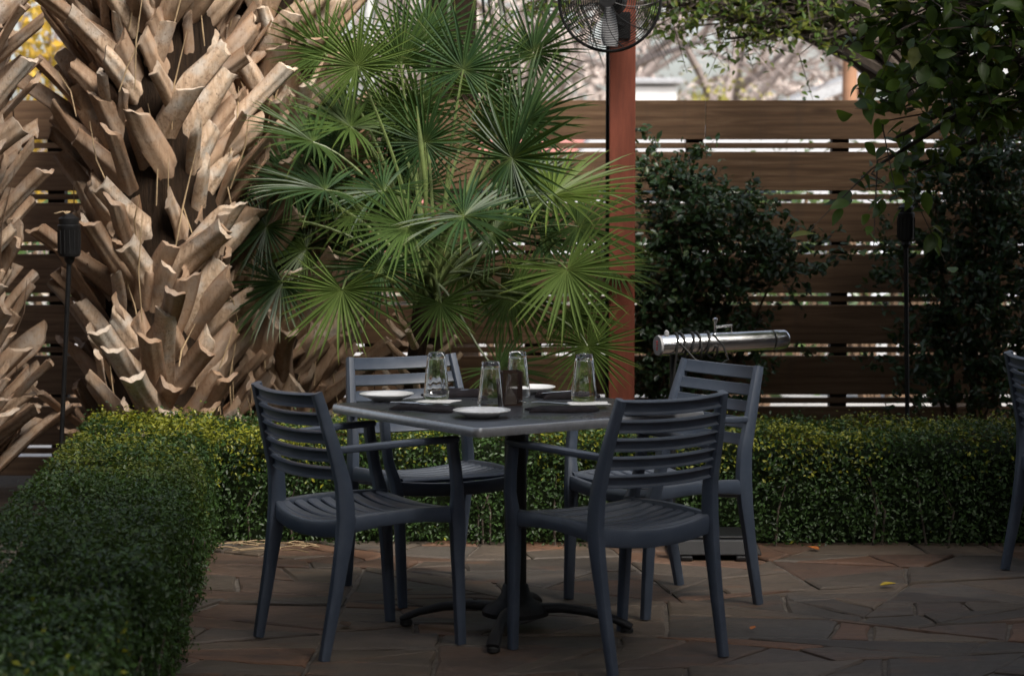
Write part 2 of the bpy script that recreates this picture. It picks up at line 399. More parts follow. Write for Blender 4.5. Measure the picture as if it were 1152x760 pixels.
# ------------------------------------------------------------------ chairs
def chair_proto(label):
    root = empty('armchair', label=label, cat='chair', group='slatted armchairs')
    C = MT['chair']
    def post_b(z):                                   # fore-aft position of the rear post at a height
        zs = [0, .2, .36, .45, .55, .67, .76, .845]; bs = [-.252, -.212, -.184, -.174, -.180, -.212, -.237, -.262]
        return float(np.interp(z, zs, bs))
    def post_a(z): return float(np.interp(z, [0, .45, .67, .845], [.228, .236, .226, .208]))
    for s in (-1, 1):                                # rear legs run from foot to top of back
        pts = []; sec = []
        for z in np.linspace(0, .845, 22):
            pts.append((s * post_a(z), post_b(z), z))
            d = float(np.interp(z, [0, .25, .42, .50, .62, .845], [.0165, .022, .030, .029, .0235, .0165]))
            w = float(np.interp(z, [0, .42, .845], [.0155, .0185, .0145]))
            sec.append((w, d))
        MB().sweep(pts, sec, ref=(1, 0, 0), p=3.6).build('leg', C, root)
    for s in (-1, 1):                                # front legs curve out and up to the arm
        pts = []; sec = []
        for z in np.linspace(0, .676, 22):
            a = float(np.interp(z, [0, .3, .41, .46, .51, .58, .66], [.229, .234, .240, .251, .266, .2715, .272]))
            b = float(np.interp(z, [0, .40, .50, .60, .66], [.252, .234, .220, .205, .196]))
            pts.append((s * a, b, z))
            d = float(np.interp(z, [0, .25, .42, .50, .66], [.0165, .020, .027, .020, .0175])); w = float(np.interp(z, [0, .42, .5, .66], [.0155, .0185, .0165, .0165]))
            sec.append((w, d))
        MB().sweep(pts, sec, ref=(1, 0, 0), p=3.6).build('leg', C, root)
    for s in (-1, 1):                                # arms
        pts = []; sec = []
        for t in np.linspace(0, 1, 18):
            a = float(np.interp(t, [0, .3, .75, 1], [.222, .250, .271, .272])); b = -.200 + t * .414
            z = .662 + .016 * t + .003 * math.sin(t * PI)
            pts.append((s * a, b, z)); w = float(np.interp(t, [0, .15, .6, 1], [.014, .019, .024, .018])); sec.append((w, .0115 if t < .97 else .010))
        MB().sweep(pts, sec, ref=(1, 0, 0), p=3.0).build('armrest', C, root)
    # seat: eight lateral slats on a dished surface
    def zs(a, b):
        return .446 - .020 * (1 - (a / .22) ** 2) * (1 if b < .1 else max(0, 1 - (b - .1) / .16)) + .010 * max(0, b) / .25 - (0 if b < .19 else (b - .19) ** 2 * 5)
    mb = MB(); N = 8; b0, b1 = -.180, .236; pit = (b1 - b0) / N
    for i in range(N):
        lo = b0 + i * pit + .0068; hi = b0 + (i + 1) * pit - .0068; rings = []
        for a in np.linspace(-.225, .225, 15):
            bow = -.012 * (1 - (a / .225) ** 2)
            l2, h2 = lo + bow, hi + bow; e = .004
            rings.append([(a, l2, zs(a, lo) - .014), (a, h2, zs(a, hi) - .014), (a, h2, zs(a, hi) - e), (a, h2 - e, zs(a, hi)), (a, (l2 + h2) / 2, zs(a, (lo + hi) / 2) + .001), (a, l2 + e, zs(a, lo)), (a, l2, zs(a, lo) - e)])
        mb.rings(rings)
    mb.build('seat', C, root, angle=35)
    fr = MB()
    for s in (-1, 1):                                # side rails, arched
        pts = []; sec = []
        for t in np.linspace(0, 1, 12):
            b = -.172 + t * .405
            pts.append((s * (.232 + .006 * math.sin(t * PI)), b, .424 + .012 * math.sin(t * PI) + .004 * t)); sec.append((.0155, .0285 - .005 * math.sin(t * PI)))
        fr.sweep(pts, sec, ref=(1, 0, 0), p=4)
    for b, dip, h in ((-.176, .024, .031), (.236, .012, .026)):   # rear and front aprons sag in the middle
        pts = []; sec = []
        for a in np.linspace(-.232, .232, 15):
            k = 1 - (a / .232) ** 2
            pts.append((a, b - .020 * k * (1 if b < 0 else -.7), .420 - dip * k)); sec.append((h - .002 * k, .0135))
        fr.sweep(pts, sec, ref=(0, 0, 1), p=4)
    fr.build('seat_frame', C, root)
    # backrest: five curved slats
    bk = MB(); tops = [.845, .7825, .7250, .6675, .6100]; hs = [.046, .0405, .0405, .0405, .0405]
    for zt, h in zip(tops, hs):
        zc = zt - h / 2; lean = Vector((0, post_b(zc + .03) - post_b(zc - .03), .06)).normalized()
        rings = []
        for a in np.linspace(-1, 1, 17):
            A = a * (post_a(zc) - .004); k = 1 - a * a
            ctr = Vector((A, post_b(zc) - .034 * k, zc - .006 * k))
            nrm = Vector((0, -lean.z, lean.y)); ring = []
            for u, w in ((-.5, -.9), (-.45, -1.45), (-.37, -1.35), (-.29, -.45), (0, -.2), (.29, -.45), (.37, -1.35), (.45, -1.45), (.5, -.9), (.5, .45), (.45, .75), (0, .55), (-.45, .75), (-.5, .45)):
                ring.append(ctr + lean * (u * h) - nrm * (w * .0095))
            rings.append(ring)
        bk.rings(rings)
    bk.build('backrest', C, root, angle=35)
    return root
CH = [((.3376, 7.2916, 0), 37.27, 'dark slate slatted armchair nearest the camera, its back turned at the right of the table'),
      ((-.5040, 7.4878, 0), -57.03, 'dark slate slatted armchair at the left of the table beside the clipped side hedge'),
      ((-.2962, 8.3837, 0), 207.0, 'slatted armchair facing the camera under the fan palm, its back catching pale light'),
      ((.5409, 8.1744, 0), 123.8, 'slatted armchair behind the right of the table in front of the chrome heater')]
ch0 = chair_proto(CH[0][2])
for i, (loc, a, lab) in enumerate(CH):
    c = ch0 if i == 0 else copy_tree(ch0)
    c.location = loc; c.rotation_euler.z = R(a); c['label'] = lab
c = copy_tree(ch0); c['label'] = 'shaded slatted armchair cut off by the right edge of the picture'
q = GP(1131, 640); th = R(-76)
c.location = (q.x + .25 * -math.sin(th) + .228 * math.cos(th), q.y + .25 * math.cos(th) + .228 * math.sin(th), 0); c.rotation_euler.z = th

# ------------------------------------------------------------------ table
MT['band'] = simple('brushed_band', (.40, .41, .43), .36, .6, .12, 60)
def table_band():
    rg = []
    for z, off in ((-.033, -.004), (-.031, .0035), (-.022, .006), (-.010, .006), (-.0035, .0035), (-.002, -.004)):
        h = TS / 2 + off; r = .024; ring = []
        for cx, cy, a0 in ((h - r, h - r, 0), (-h + r, h - r, 90), (-h + r, -h + r, 180), (h - r, -h + r, 270)):
            for k in range(6):
                a = R(a0 + k * 18); ring.append((cx + r * math.cos(a), cy + r * math.sin(a), TZ + z))
        rg.append(ring)
    rg.append(rg[0]); MB().rings(rg, True, False).build('edge_band', MT['band'], tb, angle=50)
TX, TY, TTH, TS, TZ = .0118, 7.6742, R(34.2), .8955, .75
tb = empty('dining_table', (TX, TY, 0), TTH, 'square dark dining table laid for four on a cast iron pedestal', 'table')
rings = []
for z, ins in ((-.030, .012), (-.026, .003), (-.015, 0), (-.004, .003), (0, .010)):
    h = TS / 2 - ins; r = .02; ring = []
    for cx, cy, a0 in ((h - r, h - r, 0), (-h + r, h - r, 90), (-h + r, -h + r, 180), (h - r, -h + r, 270)):
        for k in range(6):
            a = R(a0 + k * 18); ring.append((cx + r * math.cos(a), cy + r * math.sin(a), TZ + z))
    rings.append(ring)
MB().rings(rings).build('tabletop', MT['tabletop'], tb, angle=50)
table_band()
MB().lathe([(.037, .05), (.037, .60), (.034, .705), (.09, .708), (.09, .7195)], n=28).build('column', MT['cast_iron'], tb)
hub = MB().lathe([(.112, .050), (.114, .065), (.10, .082), (.066, .098), (.05, .12), (.043, .15), (.0375, .155)], n=32).build('base_hub', MT['cast_iron'], tb)
for k in range(4):
    a = R(45 + 90 * k); u = Vector((math.cos(a), math.sin(a), 0)); w = Vector((-u.y, u.x, 0))
    pts = [u * r + Vector((0, 0, z)) for r, z in ((.06, .072), (.16, .078), (.25, .068), (.33, .048), (.375, .030), (.395, .022))]
    ft = MB().sweep(pts, [(.024, .017), (.022, .016), (.020, .0145), (.020, .013), (.024, .012), (.022, .008)], ref=tuple(w), n=14, p=2.6).build('foot', MT['cast_iron'], tb)
    e = u * .378; MB().lathe([(.019, .000), (.022, .003), (.022, .014), (.016, .020)], c=(e.x, e.y, 0.0), n=18).build('foot_pad', MT['rubber'], ft)

# ------------------------------------------------------------------ on the table
def on_table(px, py): return GP(px, py, TZ + .001)
def plate(px, py, r, label, dz=0.0):
    p = on_table(px, py)
    o = MB().lathe([(0.0005, .004), (r * .45, .004), (r * .50, 0), (r * .56, 0), (r * .62, .005), (r * .86, .013), (r, .020), (r * 1.002, .0225), (r * .985, .0235), (r * .84, .0165), (r * .62, .0095), (.0005, .0085)], n=48).build('plate', MT['ceramic'], angle=60)
    o.location = (p.x, p.y, TZ + .001 + dz)
    return tag(o, label, 'plate', 'white side plates')
plate(435, 449.5, .094, 'white side plate at the left corner of the table')
plate(542, 468.5, .093, 'white side plate at the near corner of the table, in front of a glass')
plate(597, 441.5, .088, 'white side plate at the far corner of the table behind the lantern')
plate(737, 466, .094, 'white side plate at the right of the table behind the chair back slats')
GL = []
def glass_proto():
    # pint glass standing upside down: wide rim below, thick base on top, closed shell with real wall thickness
    R0, R1, h, t = .0440, .0300, .158, .0020
    prof = [(R0, 0), (R0 + .0004, .004), (R0 - .001, .02), (R1 + .0022, h - .03), (R1, h - .004), (R1 - .003, h), (.0004, h - .0015), (.0004, h - .021), (R1 - .006, h - .022), (R1 - .0035, h - .027), (R0 - t - .001, .02), (R0 - t, .003), (R0 - t + .0012, 0)]
    o = MB(); n = 48
    n = 96; fl = [1 + (.012 * math.cos(12 * 2 * PI * k / n)) for k in range(n)]
    rg = [[(r * (fl[k] if 9 <= q <= 10 or q in (2, 3) else 1) * math.cos(2 * PI * k / n), r * (fl[k] if 9 <= q <= 10 or q in (2, 3) else 1) * math.sin(2 * PI * k / n), z) for k in range(n)] for q, (r, z) in enumerate(prof)]; rg.append(rg[0])
    o.rings(rg, True, False)
    return o.build('drinking_glass', MT['glass'], angle=50)
gp0 = glass_proto()
for i, (px, py, dz, lab) in enumerate(((491, 454, .0172, 'upturned pint glass on white paper, leftmost on the table'),
                                       (552, 460, 0, 'upturned pint glass just behind the near side plate, touching the lantern'),
                                       (582.5, 446, 0, 'upturned pint glass behind the patterned lantern, farthest from the camera'),
                                       (657, 456.5, .0172, 'upturned pint glass on white paper at the right, in front of the red post'))):
    o = gp0 if i == 0 else gp0.copy()
    if i: COL.objects.link(o)
    p = on_table(px, py); o.location = (p.x, p.y, TZ + .002 + dz); o.rotation_euler.z = i * .7
    tag(o, lab, 'glass', 'upturned pint glasses')
def cloth_slab(name, px, py, w, d, h, rz, mat, label, cat, dz=0, seed=0, group=None):
    p = on_table(px, py); nx, ny = 22, 14; rs = np.random.default_rng(seed); ph = rs.uniform(0, 6, 4)
    mb = MB(); top = []; bot = []
    def g(i, j): return j * (nx + 1) + i
    def hh(u, v):
        e = min(1, min(u, 1 - u, v, 1 - v) * 9)
        return h * (.35 + .65 * e ** .5) + h * (.38 if h > .005 else .15) * math.sin(8 * u + 3 * v + ph[0]) * math.sin(6 * v + ph[1]) * e
    for layer in (0, 1):
        for j in range(ny + 1):
            for i in range(nx + 1):
                u, v = i / nx, j / ny; am = .004 if h < .005 else .011; wob = am * math.sin(6 * v + ph[2]), am * math.sin(7 * u + ph[3])
                mb.v.append(((u - .5) * w + wob[0], (v - .5) * d + wob[1], hh(u, v) if layer else 0))
    off = (nx + 1) * (ny + 1)
    for j in range(ny):
        for i in range(nx):
            mb.f.append((off + g(i, j), off + g(i + 1, j), off + g(i + 1, j + 1), off + g(i, j + 1)))
            mb.f.append((g(i, j), g(i, j + 1), g(i + 1, j + 1), g(i + 1, j)))
    edge = [(i, 0) for i in range(nx)] + [(nx, j) for j in range(ny)] + [(i, ny) for i in range(nx, 0, -1)] + [(0, j) for j in range(ny, 0, -1)]
    for k in range(len(edge)):
        a, b = g(*edge[k]), g(*edge[(k + 1) % len(edge)]); mb.f.append((a, b, off + b, off + a))
    o = mb.build(name, mat, angle=60); o.location = (p.x, p.y, TZ + .001 + dz); o.rotation_euler.z = rz
    return tag(o, label, cat, group)
cloth_slab('napkin', 478, 460.5, .225, .10, .013, R(-28), MT['cloth'], 'folded black cloth napkin under the leftmost pint glass', 'napkin', seed=1, group='black cloth napkins')
cloth_slab('napkin', 634, 462, .22, .10, .013, R(8), MT['cloth'], 'folded black napkin with a fork, under the glass at the right of the table', 'napkin', seed=2, group='black cloth napkins')
cloth_slab('napkin', 512, 445.5, .20, .10, .022, R(20), MT['cloth'], 'folded black cloth napkin lying farther back, between the leftmost glass and the lantern', 'napkin', seed=3, group='black cloth napkins')
cloth_slab('napkin', 640, 447, .20, .10, .020, R(14), MT['cloth'], 'folded black cloth napkin with bright cutlery, behind the glass at the right of the table', 'napkin', seed=4, group='black cloth napkins')
cloth_slab('paper_napkin', 493, 456, .125, .11, .0012, R(-20), MT['paper'], 'white paper square beneath the leftmost pint glass', 'paper napkin', dz=.0150, seed=5, group='white paper squares')
cloth_slab('paper_napkin', 662, 458.5, .135, .10, .0012, R(8), MT['paper'], 'white paper square beneath the pint glass at the right of the table', 'paper napkin', dz=.0150, seed=6, group='white paper squares')
def fork(px, py, rz, label, dz):
    mb = MB()
    mb.sweep([(-.10, 0, .002), (-.06, 0, .004), (0, 0, .006), (.03, 0, .006), (.045, 0, .004)], [(.0075, .0012), (.006, .0014), (.0032, .0016), (.004, .0014), (.010, .0010)], ref=(0, 1, 0), n=10, p=2.4)
    for k in range(4):
        y = (k - 1.5) * .0058
        mb.sweep([(.043, y, .004), (.065, y, .003), (.09, y * .95, .008)], [(.0018, .0010), (.0016, .0009), (.0007, .0006)], ref=(0, 1, 0), n=8)
    o = mb.build('fork', MT['steel']); p = on_table(px, py); o.location = (p.x, p.y, TZ + dz); o.rotation_euler.z = rz
    return tag(o, label, 'fork', 'table forks')
def knife(px, py, rz, label, dz):
    mb = MB()
    mb.sweep([(-.10, 0, .004), (-.06, 0, .005), (0, 0, .005), (.012, 0, .004), (.05, .001, .004), (.10, .002, .004), (.115, .006, .004)], [(.006, .003), (.0062, .0035), (.005, .003), (.008, .0010), (.0095, .0009), (.008, .0008), (.001, .0005)], ref=(0, 1, 0), n=10, p=2.4)
    o = mb.build('knife', MT['steel']); p = on_table(px, py); o.location = (p.x, p.y, TZ + dz); o.rotation_euler.z = rz
    return tag(o, label, 'knife', 'table knives')
fork(613, 458, R(160), 'steel fork on the black napkin left of the glass at the right of the table', .013)
knife(470, 459, R(-24), 'steel knife across the folded napkin at the left of the table', .0128)
fork(640, 446.5, R(20), 'bright steel fork on the napkin nearest the red post', .0165)
knife(512, 444.5, R(22), 'steel knife on the napkin farther back, beside the pale chair', .0165)
# perforated lantern: four lattice panels of rings and diagonals, candle inside
p = on_table(574.5, 455)
ln = empty('table_lantern', (p.x, p.y, TZ + .001), R(12), 'small dark square lantern with a pierced flower pattern, between two pint glasses', 'lantern')
W2, HH = .0315, .115
fm = MB()
for sx in (-1, 1):
    for sy in (-1, 1): fm.box((sx * W2, sy * W2, HH / 2), (.004, .004, HH))
for z in (.003, HH - .003): 
    for s in (-1, 1): fm.box((0, s * W2, z), (2 * W2 - .005, .004, .006)); fm.box((s * W2, 0, z), (.004, 2 * W2 - .005, .006))
fm.build('frame', MT['lantern'], ln)
for k in range(4):
    pn = MB(); cell = .0140; nx, nz = 4, 8
    for i in range(nx):
        for j in range(nz):
            cx = (i - (nx - 1) / 2) * cell; cz = .008 + cell * (j + .5) * .885
            pts = [(cx + .0055 * math.cos(t), 0, cz + .0055 * math.sin(t)) for t in np.linspace(0, 2 * PI, 13)]
            pn.tube(pts, .0012, 4, False)
            for sx in (-1, 1):
                pn.tube([(cx - cell / 2, 0, cz - sx * cell * .44), (cx + cell / 2, 0, cz + sx * cell * .44)], .0011, 4)
    o = pn.build('lattice_panel', MT['lantern'], ln); o.rotation_euler.z = k * PI / 2
    o.location = (math.sin(k * PI / 2) * W2, -math.cos(k * PI / 2) * W2, 0)
MB().lathe([(.022, .002), (.018, .030), (.014, .033), (.002, .056)], n=20).build('candle', MT['candle'], ln)

# ------------------------------------------------------------------ hedges
def hedge(label, x0, x1, y0, y1, h, size, dens, rot=0, piv=(0, 0), yk=.5, seed=1, faces='ftrl', yfun=None):
    rs = np.random.default_rng(seed)
    root = empty('hedge', ((x0 + x1) / 2, (y0 + y1) / 2, -.02), rot, label, 'hedge', 'clipped box hedges')
    lx, ly = x1 - x0, y1 - y0
    def bump(P): 
        return (.020 * np.sin(P[:, 0] * 7.1 + seed) * np.sin(P[:, 1] * 6.3 + 2 * seed) + .014 * np.sin(P[:, 0] * 17 + P[:, 2] * 13 + seed) * np.cos(P[:, 1] * 15 + P[:, 2] * 11))
    cs, ns = [], []
    defs = {'f': (lx * h, lambda n: np.c_[rs.uniform(-lx / 2, lx / 2, n), np.full(n, -ly / 2), rs.uniform(0, h, n)], (0, -1, .25)),
            'b': (lx * h, lambda n: np.c_[rs.uniform(-lx / 2, lx / 2, n), np.full(n, ly / 2), rs.uniform(0, h, n)], (0, 1, .25)),
            't': (lx * ly, lambda n: np.c_[rs.uniform(-lx / 2, lx / 2, n), rs.uniform(-ly / 2, ly / 2, n), np.full(n, h)], (0, 0, 1)),
            'r': (ly * h, lambda n: np.c_[np.full(n, lx / 2), rs.uniform(-ly / 2, ly / 2, n), rs.uniform(0, h, n)], (1, 0, .25)),
            'l': (ly * h, lambda n: np.c_[np.full(n, -lx / 2), rs.uniform(-ly / 2, ly / 2, n), rs.uniform(0, h, n)], (-1, 0, .25))}
    ys = []
    for f in faces:
        A, fn, nv = defs[f]; n = int(A * dens * (1 if f == 't' else .8)); P = fn(n); nv = np.array(nv, float); nv /= np.linalg.norm(nv)
        # round the top edges
        ex = np.clip((np.abs(P[:, 0]) - (lx / 2 - .05)) / .05, 0, 1); ey = np.clip((np.abs(P[:, 1]) - (ly / 2 - .05)) / .05, 0, 1); ez = np.clip((P[:, 2] - (h - .05)) / .05, 0, 1)
        rr = (np.maximum(ex, ey) * ez) ** 2 * .022
        out = rs.normal(0, .014, n) + bump(P) * 1.0 - rr - np.abs(rs.normal(0, .030 if f != 't' else .016, n))
        sprig = rs.random(n) < .05; out[sprig] += rs.uniform(.01, .04, sprig.sum())
        Q = P + nv * out[:, None]
        patch = .5 + .5 * np.sin(P[:, 0] * 3.1 + seed * 1.7) * np.sin(P[:, 1] * 4.3 + P[:, 2] * 5 + seed) + .3 * np.sin(P[:, 0] * 11 + P[:, 1] * 9)
        pr = yk * np.clip(patch, 0, 1.3) * (1.0 if f == 't' else np.clip((P[:, 2] / h - .45) * 2.0, .03, 1) ** 1.5)
        yv = (rs.random(n) < pr * .75) * rs.uniform(.3, 1, n)
        if yfun is not None: yv = yv * yfun(Q)
        N = nv + rs.normal(0, .62, (n, 3))
        keep = Q[:, 2] > .012 + .03 * rs.random(n)
        cs.append(Q[keep]); ns.append(N[keep]); ys.append(yv[keep])
    foliage('foliage', np.concatenate(cs), np.concatenate(ns), size, MT['hedge'], root, aspect=.52, young=np.concatenate(ys), fold=.22)
    core = MB(); i = .085; nx = max(4, int(lx / .12)); 
    core.box((0, 0, (h - i) / 2), (lx - 2 * i, ly - 2 * i, h - i)); core.build('inner_branches', MT['hedge_core'], root, smooth=False, bevel=.03)
    st = MB()
    for k in range(int(lx * ly * 10)):
        x, y = rs.uniform(-lx / 2 + .06, lx / 2 - .06), rs.uniform(-ly / 2 + .05, ly / 2 - .05)
        if rs.random() < .7: y = -ly / 2 + .02 if lx > ly else y; x = x if lx > ly else lx / 2 - .02
        st.tube([(x, y, 0), (x + rs.uniform(-.03, .03), y + rs.uniform(-.02, .02), .16), (x + rs.uniform(-.06, .06), y + .04, .3)], [.006, .004, .002], 5)
    tag(st.build('stems', MT['bark'], root), kind='stuff')
    return root
HB = hedge('long clipped green hedge running behind the table in front of the slatted fence', -1.30, 3.2, 9.40, 10.05, .475, .020, 12500, rot=R(-.9), yk=.95, seed=1, faces='ftl')
HL = hedge('clipped green hedge on the left running towards the camera, yellow tipped at its far end', -1.72, -1.16, 6.02, 10.0, .50, .0195, 12500, rot=R(4.6), yk=1.5, seed=2, faces='ftr',
           yfun=lambda Q: np.clip((Q[:, 1] + .3) / 1.6, .04, 1))
HL.location.x = -1.395
HF = hedge('lower blurred hedge block in the bottom left corner, nearest the camera', -1.60, -1.02, 3.9, 5.93, .455, .022, 10000, rot=R(4.6), yk=.12, seed=3, faces='ftr')
HF.location.x = -1.205

# ------------------------------------------------------------------ slatted fence
FY = 11.6; ZT = WY(850, 113, FY).z; PX = lambda px: WY(px, 200, FY).x
fence = empty('slatted_fence', (0, FY, 0), 0, 'tall brown timber fence of wide horizontal boards with narrow slats in the gaps', 'fence')
sf = F / FY; pitch_ = 57.3 / sf
joints = [-3.6, PX(200) - .2, PX(793), 3.8]
for k in range(8):
    zt = ZT - k * pitch_; hb = 43.6 / sf
    if zt - hb < 0.0: hb = zt - 0.0
    if hb < .03: continue
    jo = joints if k % 2 == 0 else [-3.6, PX(420), PX(780) , 3.8]
    for a, b in zip(jo[:-1], jo[1:]):
        o = MB().box((0, 0, 0), (b - a - .003, .036, hb)).build('board', MT['wood'], fence, smooth=False, bevel=.003)
        o.location = ((a + b) / 2, random.uniform(-.002, .002), zt - hb / 2)
        zs_ = zt - hb - 6.8 / sf
        if zs_ > .05:
            o = MB().box((0, 0, 0), (b - a - .003, .030, 6.2 / sf)).build('narrow_slat', MT['wood'], fence, smooth=False, bevel=.002)
            o.location = ((a + b) / 2, .004, zs_)
for px in (-120, 62, 240, 418, 600, 782, 946, 1120, 1290):
    o = MB().box((0, 0, 0), (.085, .085, ZT - .01)).build('post', MT['wood_dark'], fence, smooth=False, bevel=.004)
    o.location = (PX(px), .064, (ZT - .01) / 2)

# ------------------------------------------------------------------ palms with leaf-base boots
def boot_mesh(i):
    """one cut leaf stub: a broad strap clasping the trunk, arched across, leaning sideways, bending out to a sawn hollow end"""
    rs = np.random.default_rng(100 + i); L = rs.uniform(.38, .47) if i % 9 else .56; lean = rs.uniform(.58, .88); outk = rs.uniform(.0, .11) if i % 9 else .30; cv = rs.uniform(-.15, .35)
    w0, w1, w2 = rs.uniform(.070, .084), rs.uniform(.047, .057), rs.uniform(.040, .052)
    mb = MB(); rings = []; tint = []; K = 11; NR = 17
    tw = rs.uniform(-.5, .2); slant = rs.uniform(-.045, .045); jag = np.convolve(rs.normal(0, .008, K + 2), [.3, .4, .3], 'valid'); wav = rs.uniform(0, 6, 3)
    def ctr(t): return Vector((lean * L * (t - cv * .5 * t * t), -.060 + outk * L * t ** 1.8 + .092 * t + .010 * math.sin(t * 5 + wav[0]), L * t * .84))
    for r in range(NR):
        t = r / (NR - 1)
        c = ctr(t); d = (ctr(t + .03) - ctr(t - .03 if t > .03 else 0)).normalized()
        side = Vector((1, 0, 0)); side = (side - d * side.dot(d)).normalized(); side = (Matrix.Rotation(tw * t, 3, d) @ side)
        out = side.cross(d) * -1
        if out.y < 0: out = -out
        w = float(np.interp(t, [0, .3, .6, .85, 1], [w0, w0 * .95, w1 * 1.12, w1, w2])) * (1 + .05 * math.sin(9 * t + wav[1]))
        th = .014 + .010 * (1 - t); cup = w * (.26 + .30 * t)
        o_, i_ = [], []
        for k in range(K):
            u = -1 + 2 * k / (K - 1)
            arch = cup * (1 - abs(u) ** 2.3) + .0035 * math.sin(7 * u + wav[2] + 3 * t)
            e = (1 - abs(u) ** 4)
            jj = d * ((jag[k] + slant * u) * max(0, (t - .8) * 5))
            base = c + side * (u * w) + out * (arch - cup * .55) + jj
            o_.append(base); i_.append(base - out * (th * (.30 + .70 * e) + (.012 * e * max(0, (t - .75) * 4))))
        rings.append(o_ + i_[::-1])
        for k in range(2 * K):
            u = abs(-1 + 2 * (k if k < K else 2 * K - 1 - k) / (K - 1))
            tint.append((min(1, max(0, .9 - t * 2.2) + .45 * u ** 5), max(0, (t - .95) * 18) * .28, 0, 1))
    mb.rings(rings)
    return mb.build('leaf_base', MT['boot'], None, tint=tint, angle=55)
BOOTS = [boot_mesh(i) for i in range(14)]
def boot_palm(label, x, y, zt, core, n, seed, lean=(0, 0), zb=.20, out=1.0, zt2=2.46):
    rs = random.Random(seed)
    root = empty('palm_tree', (x, y, -.05), 0, label, 'palm tree', 'palms with cut leaf stubs')
    top = zt
    pts = [(lean[0] * t * t, lean[1] * t * t, t * top) for t in np.linspace(0, 1, 9)]
    MB().tube(pts, [core * 1.12] + [core] * 7 + [core * .9], 20).build('trunk', MT['fibre'], root)
    def spot(ang, z, deep=1.0, sg=None):
        k = z / top; sgn = sg if sg else (1 if rs.random() < .5 - .28 * math.cos(ang) else -1); sc = rs.uniform(.90, 1.10); side = .72 if abs(math.cos(ang)) > .72 else 1
        T = Matrix.Translation((lean[0] * k * k + math.cos(ang) * core * .97 * deep, lean[1] * k * k + math.sin(ang) * core * .97 * deep, z))
        E = Matrix.Rotation(ang - PI / 2 + rs.uniform(-.12, .12), 4, 'Z') @ Matrix.Rotation(rs.uniform(-.16, .22) * sgn, 4, 'Y') @ Matrix.Rotation(rs.uniform(.02, .16) - (.26 if z < .45 else 0), 4, 'X')
        return T @ E @ Matrix.Diagonal((sgn * sc * side, sc * out, sc * rs.uniform(.92, 1.1), 1)), sgn
    NC = 12; rows = 17; cells = []
    for r in range(rows):
        for c in range(NC):
            an = (c + .5 * (r % 2) + .25 * (r // 2 % 2)) * 2 * PI / NC + rs.uniform(-.09, .09) - PI / 2
            cells.append((-math.cos(an + PI / 2) + rs.uniform(-.15, .15), r, an, (1 if r % 2 else -1) * (1 if rs.random() > .12 else -1)))
    cells.sort()
    for q, r, ang, sg in cells[:n]:                       # the ones that show: each a part
        z = zb + (zt2 - zb) * (r + rs.uniform(-.22, .22)) / (rows - 1)
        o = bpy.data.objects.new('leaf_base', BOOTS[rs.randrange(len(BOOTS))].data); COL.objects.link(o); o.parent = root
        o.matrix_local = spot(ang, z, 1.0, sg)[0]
    extra = [(ang, zb + (zt2 - zb) * (r + rs.uniform(-.22, .22)) / (rows - 1), 1.0, sg) for q, r, ang, sg in cells[n:]]
    # older, lower leaf bases half buried between the others
    ob = MB(); tn = []
    for i in range(len(extra) + 230):
        mt, sg = spot(*extra[i]) if i < len(extra) else spot(rs.uniform(0, 2 * PI), rs.uniform(.05, 2.6), .92); me = BOOTS[rs.randrange(len(BOOTS))].data; b0 = len(ob.v)
        ob.v += [tuple(mt @ v.co) for v in me.vertices]
        ob.f += [tuple(b0 + q for q in (p.vertices if sg > 0 else reversed(p.vertices))) for p in me.polygons]
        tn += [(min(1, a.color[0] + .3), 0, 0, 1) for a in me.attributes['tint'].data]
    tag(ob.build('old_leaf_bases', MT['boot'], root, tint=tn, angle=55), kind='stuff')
    st = MB()
    for k in range(90):
        a = rs.uniform(0, 2 * PI); z = rs.uniform(.3, top - .5); r = core + rs.uniform(.0, .13); l = rs.uniform(.15, .5)
        p0 = Vector((math.cos(a) * r, math.sin(a) * r, z)); p2 = p0 + Vector((rs.uniform(-.1, .1), rs.uniform(-.1, .1), l)); p1 = (p0 + p2) / 2 + Vector((rs.uniform(-.03, .03),) * 3)
        st.tube([p0, p1, p2], [.003, .004, .0012], 5)
    tag(st.build('loose_fibres', MT['twig'] if seed == 9 else MT['straw'], root), kind='stuff')
    return root
for b in BOOTS: b.hide_render = True
xm = WY(180, 240, 10.55).x
P1 = boot_palm('thick palm trunk covered in pale crisscrossed cut leaf stubs, brightest, behind the left hedge', xm, 10.62, 3.2, .275, 100, 3)
P2 = boot_palm('palm trunk with tan leaf stubs behind the brightest palm, beside the fan palm', WY(292, 100, 11.05).x, 11.08, 3.2, .26, 100, 5)
P3 = boot_palm('shaded palm trunk with dark leaf stubs cut off by the left edge of the picture', WY(-82, 240, 10.4).x, 10.3, 3.2, .28, 100, 9)
for b in BOOTS:
    me = b.data; bpy.data.objects.remove(b)

